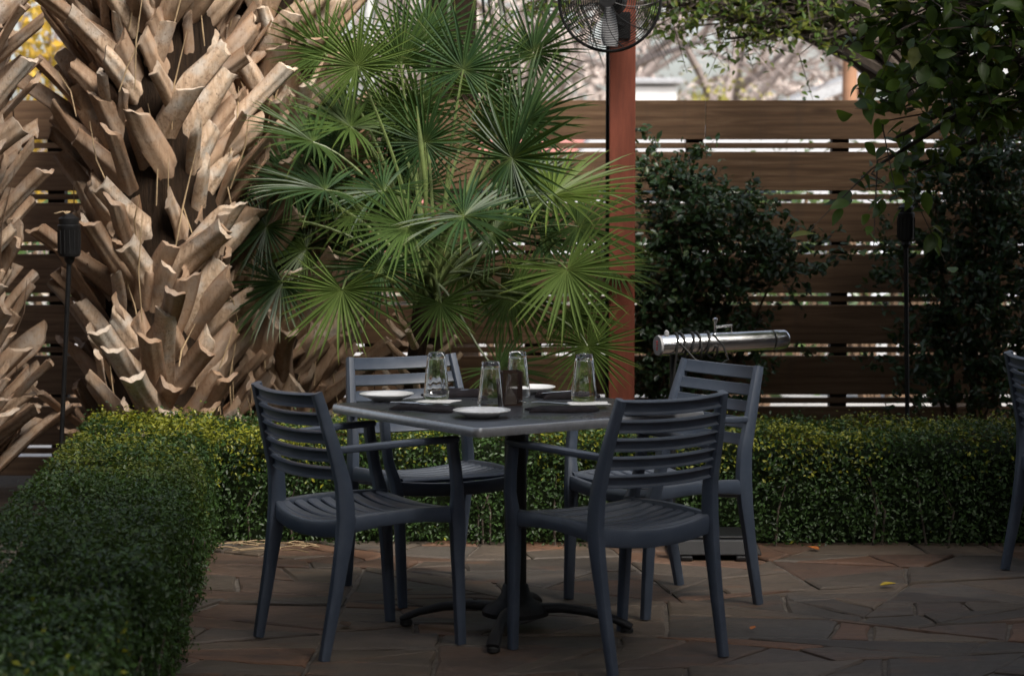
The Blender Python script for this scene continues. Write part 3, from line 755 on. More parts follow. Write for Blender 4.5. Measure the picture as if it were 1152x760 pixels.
# ------------------------------------------------------------------ fan palm
def fan_mesh(i):
    rs = np.random.default_rng(300 + i); NS = int(rs.integers(36, 44)); span = R([300, 270, 320, 240][i % 4])
    v, f, tint = [], [], []
    for s in range(NS):
        u = s / (NS - 1) - .5; a = u * span + rs.normal(0, .018)
        L = (1 - .28 * abs(2 * u) ** 2) * rs.uniform(.90, 1.04)
        w = .0155 + .0060 * (1 - abs(2 * u)); dirx, diry = math.sin(a), math.cos(a); sx, sy = math.cos(a), -math.sin(a)
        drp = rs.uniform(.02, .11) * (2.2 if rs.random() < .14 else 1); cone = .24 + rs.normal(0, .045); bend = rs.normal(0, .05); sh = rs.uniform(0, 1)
        rows = [(0.0, .16), (.12, .62), (.26, .98), (.45, 1.0), (.66, .80), (.85, .45), (1.0, .02)]
        b0 = len(v)
        for t, ww in rows:
            r = .012 + L * t; z = cone * r - drp * t ** 2.4 * 1.5; cx = dirx * r + sx * bend * t * t; cy = diry * r + sy * bend * t * t
            if t == 1.0: z -= .01
            hw = w * ww
            for q, zz in ((-1, .55), (0, -.25), (1, .55)):
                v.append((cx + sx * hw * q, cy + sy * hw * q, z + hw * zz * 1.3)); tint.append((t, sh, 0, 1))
        for r in range(len(rows) - 1):
            for q in range(2):
                A = b0 + r * 3 + q; f.append((A, A + 1, A + 4, A + 3))
    mb = MB(); mb.v = v; mb.f = f
    o = mb.build('leaf', MT['fanleaf'], None, angle=60, tint=tint); return o
FANS = [fan_mesh(i) for i in range(8)]
KP = WY(480, 335, 10.45)
fp = empty('fan_palm', (KP.x - .02, KP.y, -.05), 0, 'bushy green fan palm with many stiff pleated leaf fans behind the table', 'fan palm')
rsf = random.Random(21)
def fan_leaf(px, py, dy, rpx, ang, ty, face, var=None, start=None, young=False):
    Y = KP.y + dy; c = WY(px, py, Y); r = rpx / F * Y
    mid = Vector((math.cos(R(ang)), ty, math.sin(R(ang)))).normalized()
    hint = Vector((0, -face, 1 - abs(face) + .02)); hint += Vector((c.x - KP.x, 0, 0)) * .25 * (1 - face)
    rpx *= .88; r *= .88; nz = (hint - mid * hint.dot(mid)).normalized(); xx = mid.cross(nz)
    src = FANS[rsf.randrange(8) if var is None else var]
    o = bpy.data.objects.new('leaf', src.data); COL.objects.link(o); o.parent = fp
    if young: o.material_slots[0].link = 'OBJECT'; o.material_slots[0].material = MT['fanleaf_young']
    mt = Matrix((xx, mid, nz)).transposed().to_4x4() @ Matrix.Diagonal((r, r, r * rsf.uniform(.8, 1.15), 1))
    mt.translation = c - fp.location; o.matrix_local = mt
    # petiole, in the same frame as the leaf
    s0 = Vector(start) if start else KP + Vector((rsf.uniform(-.05, .05), rsf.uniform(-.05, .05), rsf.uniform(-.12, .06)))
    d = c - s0; b1 = s0 + Vector((d.x * .30, d.y * .30, max(d.z * .55, .10) + .05)); b2 = c - mid * min(.16, d.length * .4)
    pts = []
    for t in np.linspace(0, 1, 10):
        pts.append(s0 * (1 - t) ** 3 + b1 * 3 * t * (1 - t) ** 2 + b2 * 3 * t * t * (1 - t) + c * t ** 3)
    pe = MB().tube(pts, [.010 - .0055 * t for t in np.linspace(0, 1, 10)], 6)
    inv = (Matrix.Translation(fp.location) @ mt).inverted()
    pe.v = [tuple(inv @ Vector(q)) for q in pe.v]
    pe.build('petiole', MT['petiole'], o)
LV = [ # px, py, depth offset, radius px, midrib angle, toward camera(-)/away(+), how much it faces the camera
 (402, 74, -.05, 88, 108, .1, .75), (451, 70, .10, 92, 92, .25, .70), (521, 78, .05, 98, 80, .2, .65), (545, 105, .25, 100, 58, .1, .35),
 (576, 178, -.45, 112, 25, -.35, .80), (352, 160, -.20, 100, 165, -.2, .35), (366, 214, -.35, 112, 178, -.15, .28), (385, 326, -.55, 98, 262, -.35, .62),
 (496, 341, -.30, 68, 275, -.4, .9), (638, 303, -.55, 112, 300, -.45, .86), (661, 389, -.35, 78, 290, -.3, .8), (522, 243, -.55, 118, 345, -.55, .42),
 (459, 256, -.60, 98, 228, -.6, .55), (588, 138, .0, 108, 40, .05, .5), (622, 220, -.40, 122, -4, -.25, .38), (394, 143, .05, 100, 150, .1, .3),
 (300, 255, .15, 82, 220, .1, .6), (318, 318, .0, 90, 235, -.1, .5), (560, 415, -.15, 82, 330, -.2, .45), (478, 160, .0, 84, 95, -.05, .9),
 (432, 215, -.25, 95, 200, -.3, .35), (555, 262, -.15, 105, 10, -.2, .5), (430, 300, -.1, 90, 245, -.2, .6), (575, 330, .1, 95, 320, .0, .6),
 (650, 255, -.15, 100, 345, -.1, .55), (330, 205, .2, 88, 150, .2, .5), (600, 60, .35, 90, 62, .3, .4), (365, 60, .3, 84, 125, .25, .55),
 (480, 40, .4, 92, 85, .35, .5), (640, 350, .15, 80, 320, .1, .7),
 (560, 150, .35, 90, 70, .3, .6), (440, 130, .35, 84, 110, .35, .6), (520, 300, .3, 90, 280, .3, .7), (470, 215, .35, 90, 100, .4, .7),
 (345, 280, .3, 84, 190, .3, .6), (690, 300, .25, 66, 350, .2, .5), (610, 270, .35, 84, 350, .3, .6), (400, 240, .3, 84, 165, .3, .6),
]
for i, a in enumerate(LV): fan_leaf(*a, young=i in (0, 7, 9, 10, 14))
for k in range(15):                                                # inner and rear leaves filling the crown
    th = rsf.uniform(0, 2 * PI); q = rsf.uniform(.25, 1)
    fan_leaf(490 + 165 * q * math.cos(th), 215 - 130 * q * math.sin(th), rsf.uniform(.1, .5), rsf.uniform(80, 100), math.degrees(th) + rsf.uniform(-20, 20), rsf.uniform(0, .5), rsf.uniform(.35, .8))
for px, py, an in ((478, 205, 96), (512, 240, 55)):         # young folded spears
    c = WY(px, py, KP.y - .12); d = Vector((math.cos(R(an)), 0, math.sin(R(an))))
    e = c + d * .34; sp_ = MB().sweep([KP, KP.lerp(c, .6) + Vector((0, 0, .04)), c, c.lerp(e, .5), e], [(.007, .007), (.007, .007), (.009, .005), (.012, .006), (.002, .002)], ref=(1, 0, 0), n=8, p=2)
    sp_.v = [tuple(Vector(q) - fp.location) for q in sp_.v]; sp_.build('spear_leaf', MT['petiole'], fp)
tr = MB(); zk = KP.z + .05 - .02
tr.tube([(0.02, 0, 0), (.0, 0, zk * .5), (.02, 0, zk)], [.12, .10, .06], 14); tr.build('trunk', MT['fibre'], fp)
rsb = random.Random(4)
for i in range(34):
    z = .30 + .60 * i / 34; a = i * 2.4; l = rsb.uniform(.06, .11); w = rsb.uniform(.018, .03)
    u = Vector((math.cos(a), math.sin(a), 0)); p0 = u * .09 + Vector((0, 0, z)); p1 = p0 + u * l * .6 + Vector((0, 0, l * .5)); p2 = p0 + u * l + Vector((0, 0, l * 1.0))
    MB().sweep([p0, p1, p2], [(w, .016), (w * .85, .014), (w * .8, .012)], ref=(-u.y, u.x, 0), n=10, p=2.4).build('leaf_base', MT['boot'], fp, tint=[(.25, 0, 0, 1)] * 30)
for b in FANS: bpy.data.objects.remove(b)

# ------------------------------------------------------------------ red-brown post, conduit and fan
PYY = 10.72; xp = WY(699, 300, PYY).x; wp = 29 / F * PYY
po = empty('painted_post', (xp, PYY, -.05), 0, 'square red-brown painted post rising behind the table', 'post')
MB().box((0, 0, 1.9), (wp, wp, 3.8)).build('shaft', MT['post'], po, smooth=False, bevel=.004)
MB().tube([(-wp / 2 - .008, -.01, .2), (-wp / 2 - .008, -.01, 3.7)], .0075, 8).build('conduit', MT['black_metal'], po)
fc = WY(686, 0, PYY - .28); rf_ = 57 / F * (PYY - .28)
fan = empty('wall_fan', tuple(fc), R(-9), 'black caged electric fan mounted high on the red-brown post', 'fan')
def ring_pts(r, y, n=48): return [(r * math.cos(2 * PI * k / n), y, r * math.sin(2 * PI * k / n)) for k in range(n + 1)]
for nm, sg in (('front_guard', -1), ('rear_guard', 1)):
    g = MB(); 
    for k in range(1, 19):
        t = k / 18; g.tube(ring_pts(rf_ * (.16 + .82 * t), sg * .085 * math.sqrt(max(0, 1 - t ** 2.6)) , 40), .0019 if k < 18 else .0035, 4, False)
    for k in range(10):
        a = 2 * PI * k / 10 + .1
        g.tube([(rf_ * (.16 + .82 * t) * math.cos(a + .5 * t), sg * .087 * math.sqrt(max(0, 1 - t ** 2.6)), rf_ * (.16 + .82 * t) * math.sin(a + .5 * t)) for t in np.linspace(0, 1, 9)], .0018, 5)
    g.build(nm, MT['black_metal'], fan)
MB().tube(ring_pts(rf_, 0), .0075, 8, False).build('rim', MT['black_metal'], fan)
h = MB(); h.tube([(0, -.09, 0), (0, -.082, 0)], rf_ * .17, 20); h.build('badge', MT['black_metal'], fan)
for k in range(3):
    a = 2 * PI * k / 3 - PI / 2; bl = MB(); rg = []
    for t in np.linspace(.12, .9, 8):
        w = .022 + .022 * math.sin(min(1, t * 1.1) * PI * .62); ring = []
        for u in (-1, -.5, 0, .5, 1):
            aa = a + u * w / (t * rf_ + .02) * .8; ring.append((t * rf_ * math.cos(aa), u * w * 1.5, t * rf_ * math.sin(aa)))
        rg.append(ring + [(q[0], q[1] + .003, q[2]) for q in reversed(ring)])
    bl.rings(rg).build('blade', MT['grey_cap'], fan)
MB().tube([(0, .05, 0), (0, .09, 0), (0, .16, 0), (0, .19, 0)], [.05, .065, .06, .035], 20).build('motor', MT['black_metal'], fan)
br = MB(); br.sweep([(0, .13, -.04), (0, .16, -.09), (.03, .22, -.10)], [(.014, .008)] * 3, ref=(1, 0, 0)); br.box((.035, .225, -.10), (.07, .012, .12)); br.build('bracket', MT['black_metal'], fan)

# ------------------------------------------------------------------ chrome heater on its stand
hl = WY(742, 388.5, 9.02); hr = WY(884, 381.5, 9.24)
bc = GP(802, 622); bc = Vector((bc.x, 9.14, 0))
ht = empty('patio_heater', tuple(bc), 0, 'chrome tube patio heater with a black cord wound round it, on a low black base', 'heater')
A, B = hl - bc, hr - bc; ax = (B - A).normalized()
rr_ = .040
MB().tube([A, A + ax * .004, B - ax * .07], [rr_ * .96, rr_, rr_], 32).build('tube', MT['chrome'], ht)
MB().tube([B - ax * .062, B - ax * .012, B], [rr_ * 1.02, rr_ * 1.02, rr_ * .86], 32).build('end_sleeve', MT['chrome'], ht)
cap = MB().tube([A - ax * .010, A - ax * .001], [rr_ * .97, rr_ * 1.03], 32).build('end_cap', MT['grey_cap'], ht)
mk = MB(); up = Vector((0, 0, 1)); sd = ax.cross(up).normalized(); c0 = A - ax * .0115
for z, w in ((.016, .012), (.006, .008), (-.006, .006), (-.014, .004)):
    mk.tube([c0 + sd * -w / 2 + up * z, c0 + up * (z - .003), c0 + sd * w / 2 + up * (z + .002)], .0022, 5)
mk.build('red_emblem', MT['red_mark'], cap)
MB().tube([A + ax * .03 + Vector((0, -.005, rr_)), A + ax * .03 + Vector((0, -.005, rr_ + .012)), A + ax * .03 + Vector((0, 0, rr_ + .018))], [.010, .010, .004], 12).build('knob', MT['grey_cap'], ht)
hd = MB(); q = A + ax * .245 + Vector((0, 0, rr_)); q2 = q + ax * .075
hd.tube([q - Vector((0, 0, .004)), q + Vector((0, 0, .045))], .0045, 10); hd.tube([q2 - Vector((0, 0, .004)), q2 + Vector((0, 0, .026))], .0035, 8); hd.tube([q + Vector((0, 0, .022)), q2 + Vector((0, 0, .026))], .005, 10)
hd.tube([q + Vector((0, 0, .040)), q + Vector((0, 0, .048)), q + Vector((0, 0, .056)), q + Vector((0, 0, .060))], [.006, .011, .010, .004], 12)
hd.build('bracket', MT['chrome'], ht)
cd = MB(); pts = []
side = ax.cross(Vector((0, 0, 1))).normalized(); u2 = side.cross(ax).normalized()
for k in range(150):
    th = 2 * PI * k / 30; a = .055 + .035 * k / 30 + .012 * math.sin(th * .5); ex = rr_ + .006 + .012 * max(0, -math.sin(th)) * (1 + .6 * math.sin(k * .09))
    pts.append(A + ax * a + side * (ex * math.cos(th)) + u2 * (ex * math.sin(th)))
e = pts[0]; pts = [e + Vector((-.015, .02, -.35)), e + Vector((-.02, .015, -.2)), e + Vector((-.008, .01, -.08))] + pts
cd.tube(pts, .0048, 6); cd.build('power_cord', MT['rubber'], ht)
cd = MB(); l0 = A + ax * .085
cd.tube([l0 + Vector((0, -.046, .01)), l0 + Vector((.06, -.05, -.055)), l0 + Vector((.14, -.05, -.085)), l0 + Vector((.19, -.05, -.055)), l0 + Vector((.17, -.046, .0)), l0 + Vector((.13, -.03, .043))], .004, 6); cd.build('cord_loop', MT['rubber'], ht)
pl_ = WY(757, 410, 9.10) - bc
MB().tube([(pl_.x, pl_.y, .05), (pl_.x, pl_.y, A.z - rr_ * .7)], .013, 12).build('pole', MT['black_metal'], ht)
bs = MB(); bs.box((0, .06, .05), (.36, .34, .06), top=.86); bs.box((0, .06, .085), (.24, .24, .012)); bs.box((.10, -.10, .01), (.05, .04, .02)); bs.box((-.12, -.10, .01), (.05, .04, .02)); bs.box((.10, .2, .01), (.05, .04, .02)); bs.box((-.12, .2, .01), (.05, .04, .02)); bs.box((pl_.x + .05, pl_.y, .06), (.16, .05, .03))
bs.build('base', MT['black_metal'], ht, smooth=False, bevel=.006)

# ------------------------------------------------------------------ garden torches
def torch(px, ytop, ybot, xfoot, yfoot, Y, wpx, label, litter=False):
    t = WY(px, ytop, Y); b = WY(px, ybot, Y); f = WY(xfoot, yfoot, Y); s = Y / F; r = wpx * s / 2; h = t.z - b.z
    root = empty('garden_torch', (f.x, Y, -.05), 0, label, 'torch', 'garden torches')
    off = Vector((f.x, Y, -.05)); bb = b - off
    MB().tube([Vector(((f.x - b.x) * .0, 0, 0)), bb], [.010, .011], 10).build('pole', MT['black_metal'], root)
    MB().lathe([(.012, -.035), (.022, -.02), (.5 * r, -.006), (.92 * r, 0), (r, h * .06), (r, h * .62), (r * 1.05, h * .65), (r * 1.05, h * .72), (r * .9, h * .74), (r * .95, h * .88), (r * .6, h * .94), (.012, h)], c=tuple(bb), n=24).build('canister', MT['black_metal'], root)
    rb = MB()
    for k in range(14):
        a = 2 * PI * k / 14; rb.tube([bb + Vector((r * math.cos(a), r * math.sin(a), h * .07)), bb + Vector((r * math.cos(a), r * math.sin(a), h * .61))], .003, 5)
    rb.build('ribs', MT['black_metal'], root)
    return root, bb + Vector((0, 0, h)) + off
T1, tp = torch(78, 240, 288, 64, 535, 10.12, 25, 'black garden torch on a thin pole in front of the brightest palm trunk')
T2, _ = torch(1019, 228, 270, 1023, 480, 10.35, 19, 'black ribbed garden torch on a thin pole at the right, among the dark climber')
dl = MB(); rs_ = random.Random(3)
for k in range(5):
    a = rs_.uniform(0, 6.28); dl.sweep([Vector((0, 0, .0)), Vector((.025 * math.cos(a), .025 * math.sin(a), .012)), Vector((.055 * math.cos(a), .05 * math.sin(a), .004))], [(.004, .0015), (.014, .002), (.002, .001)], ref=(-math.sin(a), math.cos(a), 0), n=8)
o = dl.build('dry_leaves', MT['straw']); o.location = tp + Vector((-.01, -.01, -.004)); tag(o, 'curled dry leaves resting on top of the left garden torch', 'dry leaves')

# ------------------------------------------------------------------ climbers, overhanging tree, unseen trees added for shade
def branch_tree(mb, p, d, L, r, depth, rs, spread=.6, up=.15, ends=None, sides=6):
    n = 3; pts = [p]; q = p
    for k in range(n):
        d = (d + Vector((rs.gauss(0, .13), rs.gauss(0, .13), rs.gauss(0, .08) + up * .2))).normalized(); q = q + d * (L / n); pts.append(q)
    mb.tube(pts, [r * (1 - .38 * k / n) for k in range(n + 1)], sides, False)
    if depth == 0 or r < .003:
        if ends is not None: ends.append((q, d))
        return
    for k in range(rs.choice((2, 3, 3))):
        a = rs.uniform(0, 2 * PI); o = d.orthogonal().normalized(); o = Matrix.Rotation(a, 3, d) @ o
        nd = (d + o * rs.uniform(.5, 1.1) * spread + Vector((0, 0, up))).normalized()
        branch_tree(mb, pts[rs.choice((2, 3, 3))], nd, L * rs.uniform(.62, .82), r * .6, depth - 1, rs, spread, up, ends, max(4, sides - 1))
def climber(label, x, clumps, Y, seed, size=.040, dens=1.7):
    """evergreen climber on the fence: woody stems plus leaf sprays round each clump (px, py, rx, ry, count)"""
    rs = np.random.default_rng(seed); rr = random.Random(seed)
    root = empty('climbing_shrub', (x, Y, -.05), 0, label, 'climber', 'climbers on the fence'); off = np.array((x, Y, -.05))
    cs, ns, axs = [], [], []; st = MB()
    for px, py, rx, ry, n in clumps:
        n = int(n * dens)
        nsp = max(4, n // 22)
        for s in range(nsp):
            th = rs.uniform(0, 2 * PI); rad = math.sqrt(rs.random())
            c = np.array(WY(px + rx * rad * math.cos(th), py + ry * rad * math.sin(th), Y + rs.uniform(-.16, .16)))
            d = rs.normal(size=3) * (1, .6, .8) + (0, -.5, .35); d /= np.linalg.norm(d); L = rs.uniform(.10, .26); k = n // nsp
            t = rs.random(k); pos = c + d * (t[:, None] * L) + rs.normal(0, .016, (k, 3))
            cs.append(pos); nn = rs.normal(size=(k, 3)) * .7 + (0, -.55, .7); ns.append(nn); axs.append(d + rs.normal(0, .7, (k, 3)))
            st.tube([tuple(c - off), tuple(c + d * L * .5 - off), tuple(c + d * L - off)], [.003, .0022, .0012], 4)
        p = np.array(WY(px, py, Y)) - off
        st.tube([(rr.uniform(-.15, .15), .1, 0), (p[0] * .5, .08, p[2] * .5), tuple(p)], [.012, .009, .004], 6)
    c = np.concatenate(cs) - off
    foliage('foliage', c, np.concatenate(ns), size, MT['vine'], root, aspect=.5, tmpl=LEAF8, axis=np.concatenate(axs), young=(rs.random(len(c)) < .04) * rs.uniform(.2, .9, len(c)), droop=.12)
    tag(st.build('stems', MT['twig'], root), kind='stuff')
    return root
climber('dark glossy climber on the fence right of the red-brown post', WY(760, 300, 11.25).x,
        [(752, 232, 40, 44, 620), (790, 262, 52, 50, 760), (820, 290, 66, 44, 760), (745, 330, 40, 60, 800), (795, 350, 55, 45, 620), (742, 405, 34, 48, 640), (880, 292, 48, 24, 330), (830, 235, 44, 22, 210), (815, 420, 55, 45, 420), (755, 200, 26, 16, 160), (845, 380, 50, 22, 160)], 11.22, 5)
climber('very dark leafy climber over the fence in the shade at the right', WY(1090, 300, 11.25).x,
        [(1095, 220, 58, 44, 760), (1120, 290, 60, 60, 1000), (1060, 300, 44, 56, 560), (1100, 380, 64, 50, 900), (1130, 440, 40, 40, 500), (1045, 395, 40, 34, 300), (1120, 165, 50, 40, 700), (1010, 290, 24, 40, 150), (1050, 215, 30, 26, 240), (1020, 440, 40, 26, 160), (1170, 300, 30, 160, 900)], 11.18, 6)

def leafy(name, label, cat, x, y, trunk, boughs, size, mat, tmpl, aspect, seed, group=None, per=14, young=.1, bark='bark', spread=.16, off=None):
    """tree with a real trunk; boughs: list of world points (end of a bough) with radius and leaf count"""
    rs = np.random.default_rng(seed); rr = random.Random(seed)
    root = empty(name, (x, y, -.05), 0, label, cat, group); O = np.array((x, y, -.05)); mb = MB()
    mb.tube([(0, 0, 0), (.04, .02, trunk * .5), (0, .03, trunk)], [.16, .13, .10], 14); mb.build('trunk', MT[bark], root)
    bm = MB(); cs, ns, axs = [], [], []
    for (p, rad, n) in boughs:
        p = Vector(p) - Vector(O); s = Vector((0, .03, trunk * rr.uniform(.75, 1)))
        m1 = s.lerp(p, .35) + Vector((rr.uniform(-.1, .1), rr.uniform(-.1, .1), .25)); m2 = s.lerp(p, .7) + Vector((0, 0, .18))
        bm.tube([s, m1, m2, p], [.05, .035, .018, .006], 7)
        nt = max(3, n // per)
        for k in range(nt):
            c = Vector(p) + Vector(rs.normal(0, .42, 3)) * rad
            d = Vector(rs.normal(size=3) * (1, 1, .55)) + Vector((0, 0, -.35)); d.normalize(); L = spread * rr.uniform(.8, 1.7)
            bm.tube([m2.lerp(p, rr.random()), (c + d * 0), c + d * L], [.006, .004, .0015], 4)
            t = np.linspace(.1, 1, per); pos = np.array(c) + np.array(d) * (t * L)[:, None] + rs.normal(0, size * .35, (per, 3))
            cs.append(pos); ns.append(rs.normal(size=(per, 3)) * .55 + (0, -.35, .8)); axs.append(np.array(d) * .6 + rs.normal(0, .7, (per, 3)) + (0, 0, -.5))
    c = np.concatenate(cs)
    foliage('crown', c, np.concatenate(ns), size, mat, root, aspect=aspect, tmpl=tmpl, axis=np.concatenate(axs), young=(rs.random(len(c)) < young) * rs.uniform(.3, 1, len(c)), droop=.15)
    bm.build('branches', MT[bark], root)
    return root
bg = []
for px, py, Y, rad, n in ((1110, 20, 9.4, .26, 230), (1050, 8, 9.5, .20, 120), (1000, 5, 9.6, .14, 60), (1145, 70, 9.3, .22, 200), (1075, 60, 9.5, .16, 70), (1020, 62, 9.6, .12, 34), (1130, 120, 9.6, .18, 110),
                          (1000, 112, 9.6, .09, 20), (1008, 155, 9.6, .10, 26), (985, 188, 9.7, .08, 16), (1025, 190, 9.7, .09, 18), (1085, 110, 9.6, .12, 30)  ):
    bg.append((WY(px, py, Y), rad, n))
for k in range(26):  # unseen boughs added overhead to shade the right side
    rr = random.Random(k + 50); bg.append(((rr.uniform(1.5, 4.2), rr.uniform(7.6, 11.2), rr.uniform(2.9, 4.2)), .5, 300))
for k in range(26):  # more unseen boughs, placed to shade the lower fence and the hedge
    rr = random.Random(k + 150); bg.append(((rr.uniform(1.9, 4.3), rr.uniform(8.9, 10.3) if k % 3 else rr.uniform(6.8, 8.2), rr.uniform(2.95, 3.6)), .42, 280))
leafy('broadleaf_tree', 'leafy tree overhanging from the upper right with large drooping dark green leaves', 'tree', 3.3, 9.9, 2.2, bg, .092, MT['broad'], LEAF16, .54, 31, per=10, young=.12, spread=.26)
bg = []
for px, py, n in ((745, 8, 120), (780, 18, 130), (820, 20, 150), (850, 8, 150), (880, 30, 120), (905, 40, 90), (930, 12, 150), (760, 0, 120), (800, 0, 160), (870, 0, 160), (620, 2, 90), (600, -8, 120), (900, 0, 140), (842, 50, 30), (815, 44, 36)):
    bg.append((WY(px, py, 12.7), .17, n))
for k in range(14):
    rr = random.Random(k + 80); bg.append(((rr.uniform(.2, 2.6), rr.uniform(12.3, 14), rr.uniform(2.7, 3.6)), .4, 200))
leafy('small_leaved_tree', 'fine leaved green tree whose twigs hang into the top of the picture beyond the fence', 'tree', WY(1085, 100, 13.0).x, 13.0, 2.2, bg, .05, MT['olive' if 0 else 'broad'], LEAF8, .45, 33, per=10, young=.35, spread=.2)

bg = []; rr = random.Random(91)
for k in range(30):
    y = rr.uniform(7.7, 9.5); x = -1.05 - (y - 8.0) * .72 - rr.uniform(.22, 1.2); bg.append(((x, y, rr.uniform(3.0, 3.5)), .30, 150))
leafy('added_left_shade_tree', 'unseen leafy tree added left of the picture to shade the leftmost palm', 'tree', -3.7, 8.3, 2.3, bg, .10, MT['shade_leaf'], LEAF8, .6, 43, per=10, young=.05, spread=.16)  # unseen tree, added only to shade the leftmost palm
bg = []; rr = random.Random(77)
while len(bg) < 150:
    x, y, z = rr.uniform(-3.5, 6.5), rr.uniform(.5, 8.6), rr.uniform(4.3, 5.6)
    # openings shaped in the crown to let sun onto palms and, thinner, the table
    k = (z - 5) / .743; X, Y = x - .41 * k, y + .527 * k
    u = max(0, min(1, ((X - .75) * 1.4 + (Y - 8.0) * -.7) / (1.4 ** 2 + .7 ** 2))); dd = math.hypot(X - .75 - 1.4 * u, Y - 8.0 + .7 * u)
    if dd < 1.18 or math.hypot(X - 1.95, Y - 5.64) < .95: continue
    if math.hypot(X - 1.2, Y - 6.2) < 1.2 and rr.random() < .6: continue
    if math.hypot(X - 2.3, Y - 4.9) < 1.0 and rr.random() < .4: continue
    bg.append(((x, y, z), .75, 66))
for k in range(42): bg.append(((rr.uniform(-3.4, .0), rr.uniform(2.4, 6.0), rr.uniform(3.0, 3.9)), .6, 110))  # low clumps added to darken the near left corner
for k in range(22):  # extra clumps added to shade the ground at the right
    x, y = rr.uniform(2.7, 5.0), rr.uniform(3.6, 6.6)
    if math.hypot(x - 1.95, y - 5.64) > 1.0: bg.append(((x, y, rr.uniform(4.2, 5.0)), .55, 80))
for k in range(9): bg.append(((rr.uniform(-1.3, -.45), rr.uniform(6.7, 8.0), rr.uniform(4.4, 5.0)), .35, 90))  # clumps added to keep sun off the leftmost palm
leafy('added_shade_tree', 'unseen tree added above the picture, its crown shaped to shade the patio', 'tree', 5.2, 3.0, 4.2, bg, .17, MT['shade_leaf'], LEAF8, .62, 41, per=10, young=.05, spread=.35)  # unseen tree, added to shade the patio
MT['dark_render'] = simple('dark_brick_render', (.085, .065, .055), .9, 0, .25, 5, .4)
rb_ = empty('added_light_block_building', (0, -3.2, -.05), 0, 'unseen dark building added behind and beside the camera to block low sky light', 'building')  # unseen building, added to keep low sky light off the patio
MB().box((0, -1.5, 2.3), (16, 3, 4.6)).build('wall', MT['dark_render'], rb_, smooth=False, bevel=.02)
MB().box((6.6, 6.9, 1.75), (3.0, 13.8, 3.5)).build('side_blocker', MT['dark_render'], rb_, smooth=False, bevel=.02)
MB().box((-6.4, 5.4, 1.7), (2.4, 10.8, 3.4)).build('side_blocker', MT['dark_render'], rb_, smooth=False, bevel=.02)
MB().box((0, -1.4, 4.7), (16.6, 3.8, .22)).build('roof', MT['roof_grey'], rb_, smooth=False, bevel=.02)
for x in (-5, -2.4, 2.4, 5):
    w_ = MB().box((x, .03, 1.75), (1.5, .08, 1.7)).build('window', MT['wood_dark'], rb_, smooth=False, bevel=.01); MB().box((x, .075, 1.75), (1.3, .02, 1.5)).build('pane', MT['window'], w_, smooth=False)
dr = MB().box((0, .03, 1.15), (1.1, .08, 2.2)).build('door', MT['post'], rb_, smooth=False, bevel=.01); MB().tube([(.4, .08, 1.0), (.4, .13, 1.0), (.4, .13, 1.25), (.4, .08, 1.25)], .012, 8).build('handle', MT['steel'], dr)
# ------------------------------------------------------------------ background across the road
def bare_tree(label, x, y, h, seed, mat='bark_grey', depth=6):
    rs = random.Random(seed); root = empty('bare_tree', (x, y, -.05), 0, label, 'tree', 'bare winter trees across the road')
    t = MB(); ends = []; b = MB()
    t.tube([(0, 0, 0), (.05, 0, h * .15), (.1, .05, h * .3)], [h * .03, h * .024, h * .02], 10); t.build('trunk', MT[mat], root)
    for k in range(5):
        a = 2 * PI * k / 5 + rs.uniform(-.4, .4)
        branch_tree(b, Vector((.1, .05, h * rs.uniform(.2, .3))), Vector((math.cos(a) * .9, math.sin(a) * .9, .75)).normalized(), h * .26, h * .012, depth, rs, .75, .10, ends, 5)
    b.build('branches', MT[mat], root)
    return root
BT = [(-7.6, 38, 7.5), (-2.6, 36, 7.0), (1.0, 34, 7.5), (3.6, 40, 8.0), (6.2, 37, 7.0), (9.2, 42, 8.5), (.2, 50, 9), (4.6, 54, 9), (8.0, 56, 9), (-5.0, 52, 9)]
bl = ['bare grey tree across the road seen above the far left end of the fence', 'bare grey tree across the road behind the fan palm tips', 'bare grey tree across the road just left of the red-brown post',
      'bare grey tree across the road just right of the fan', 'bare tree in front of the grey roofed house', 'bare tree beyond the orange-brown pole', 'distant bare tree behind the fan cage', 'distant bare tree right of the white shed', 'distant bare tree behind the grey roof', 'distant bare tree behind the fan palm']
for (x, y, h), l, i in zip(BT, bl, range(20)): bare_tree(l, x, y, h, 200 + i, depth=5)
def scrub(name, label, x, y, w, hgt, n, size, mat, seed):
    rs = np.random.default_rng(seed); root = empty(name, (x, y, -.05), 0, label, 'bush')
    nb = 14; bx = rs.uniform(-w / 2, w / 2, nb); bz = rs.uniform(.25, .8, nb) * hgt; br_ = rs.uniform(.2, .34, nb) * hgt
    k = rs.integers(0, nb, n); v = norm(rs.normal(size=(n, 3))) * (br_[k] * rs.uniform(.6, 1.05, n))[:, None]
    c = np.c_[bx[k], rs.uniform(-.4, .4, n), bz[k]] + v; keep = c[:, 2] > .02
    foliage('foliage', c[keep], (v + rs.normal(0, .1, v.shape))[keep], size, mat, root, .5, young=rs.random(keep.sum()) * .6)
    st = MB()
    for j in range(nb): st.tube([(bx[j] * .4, 0, 0), (bx[j] * .8, 0, bz[j] * .6), (bx[j], 0, bz[j])], [.04, .03, .01], 5)
    st.build('stems', MT['twig'], root)
scrub('yellow_bush', 'yellow leaved bush across the road beside the white shed', WY(780, 100, 33).x, 33, 1.3, 2.9, 1600, .12, MT['olive'], 61)
scrub('yellow_tree', 'golden autumn tree seen between the two left palm trunks', WY(52, 60, 24).x, 24, 3.4, 4.6, 5200, .13, MT['autumn'], 62)
scrub('brown_thicket', 'grey-brown leafless thicket across the road behind the small shed', 4.2, 46, 18, 5.6, 9000, .22, simple('dry_twigs', (.40, .34, .31), .9, 0, .3), 63)
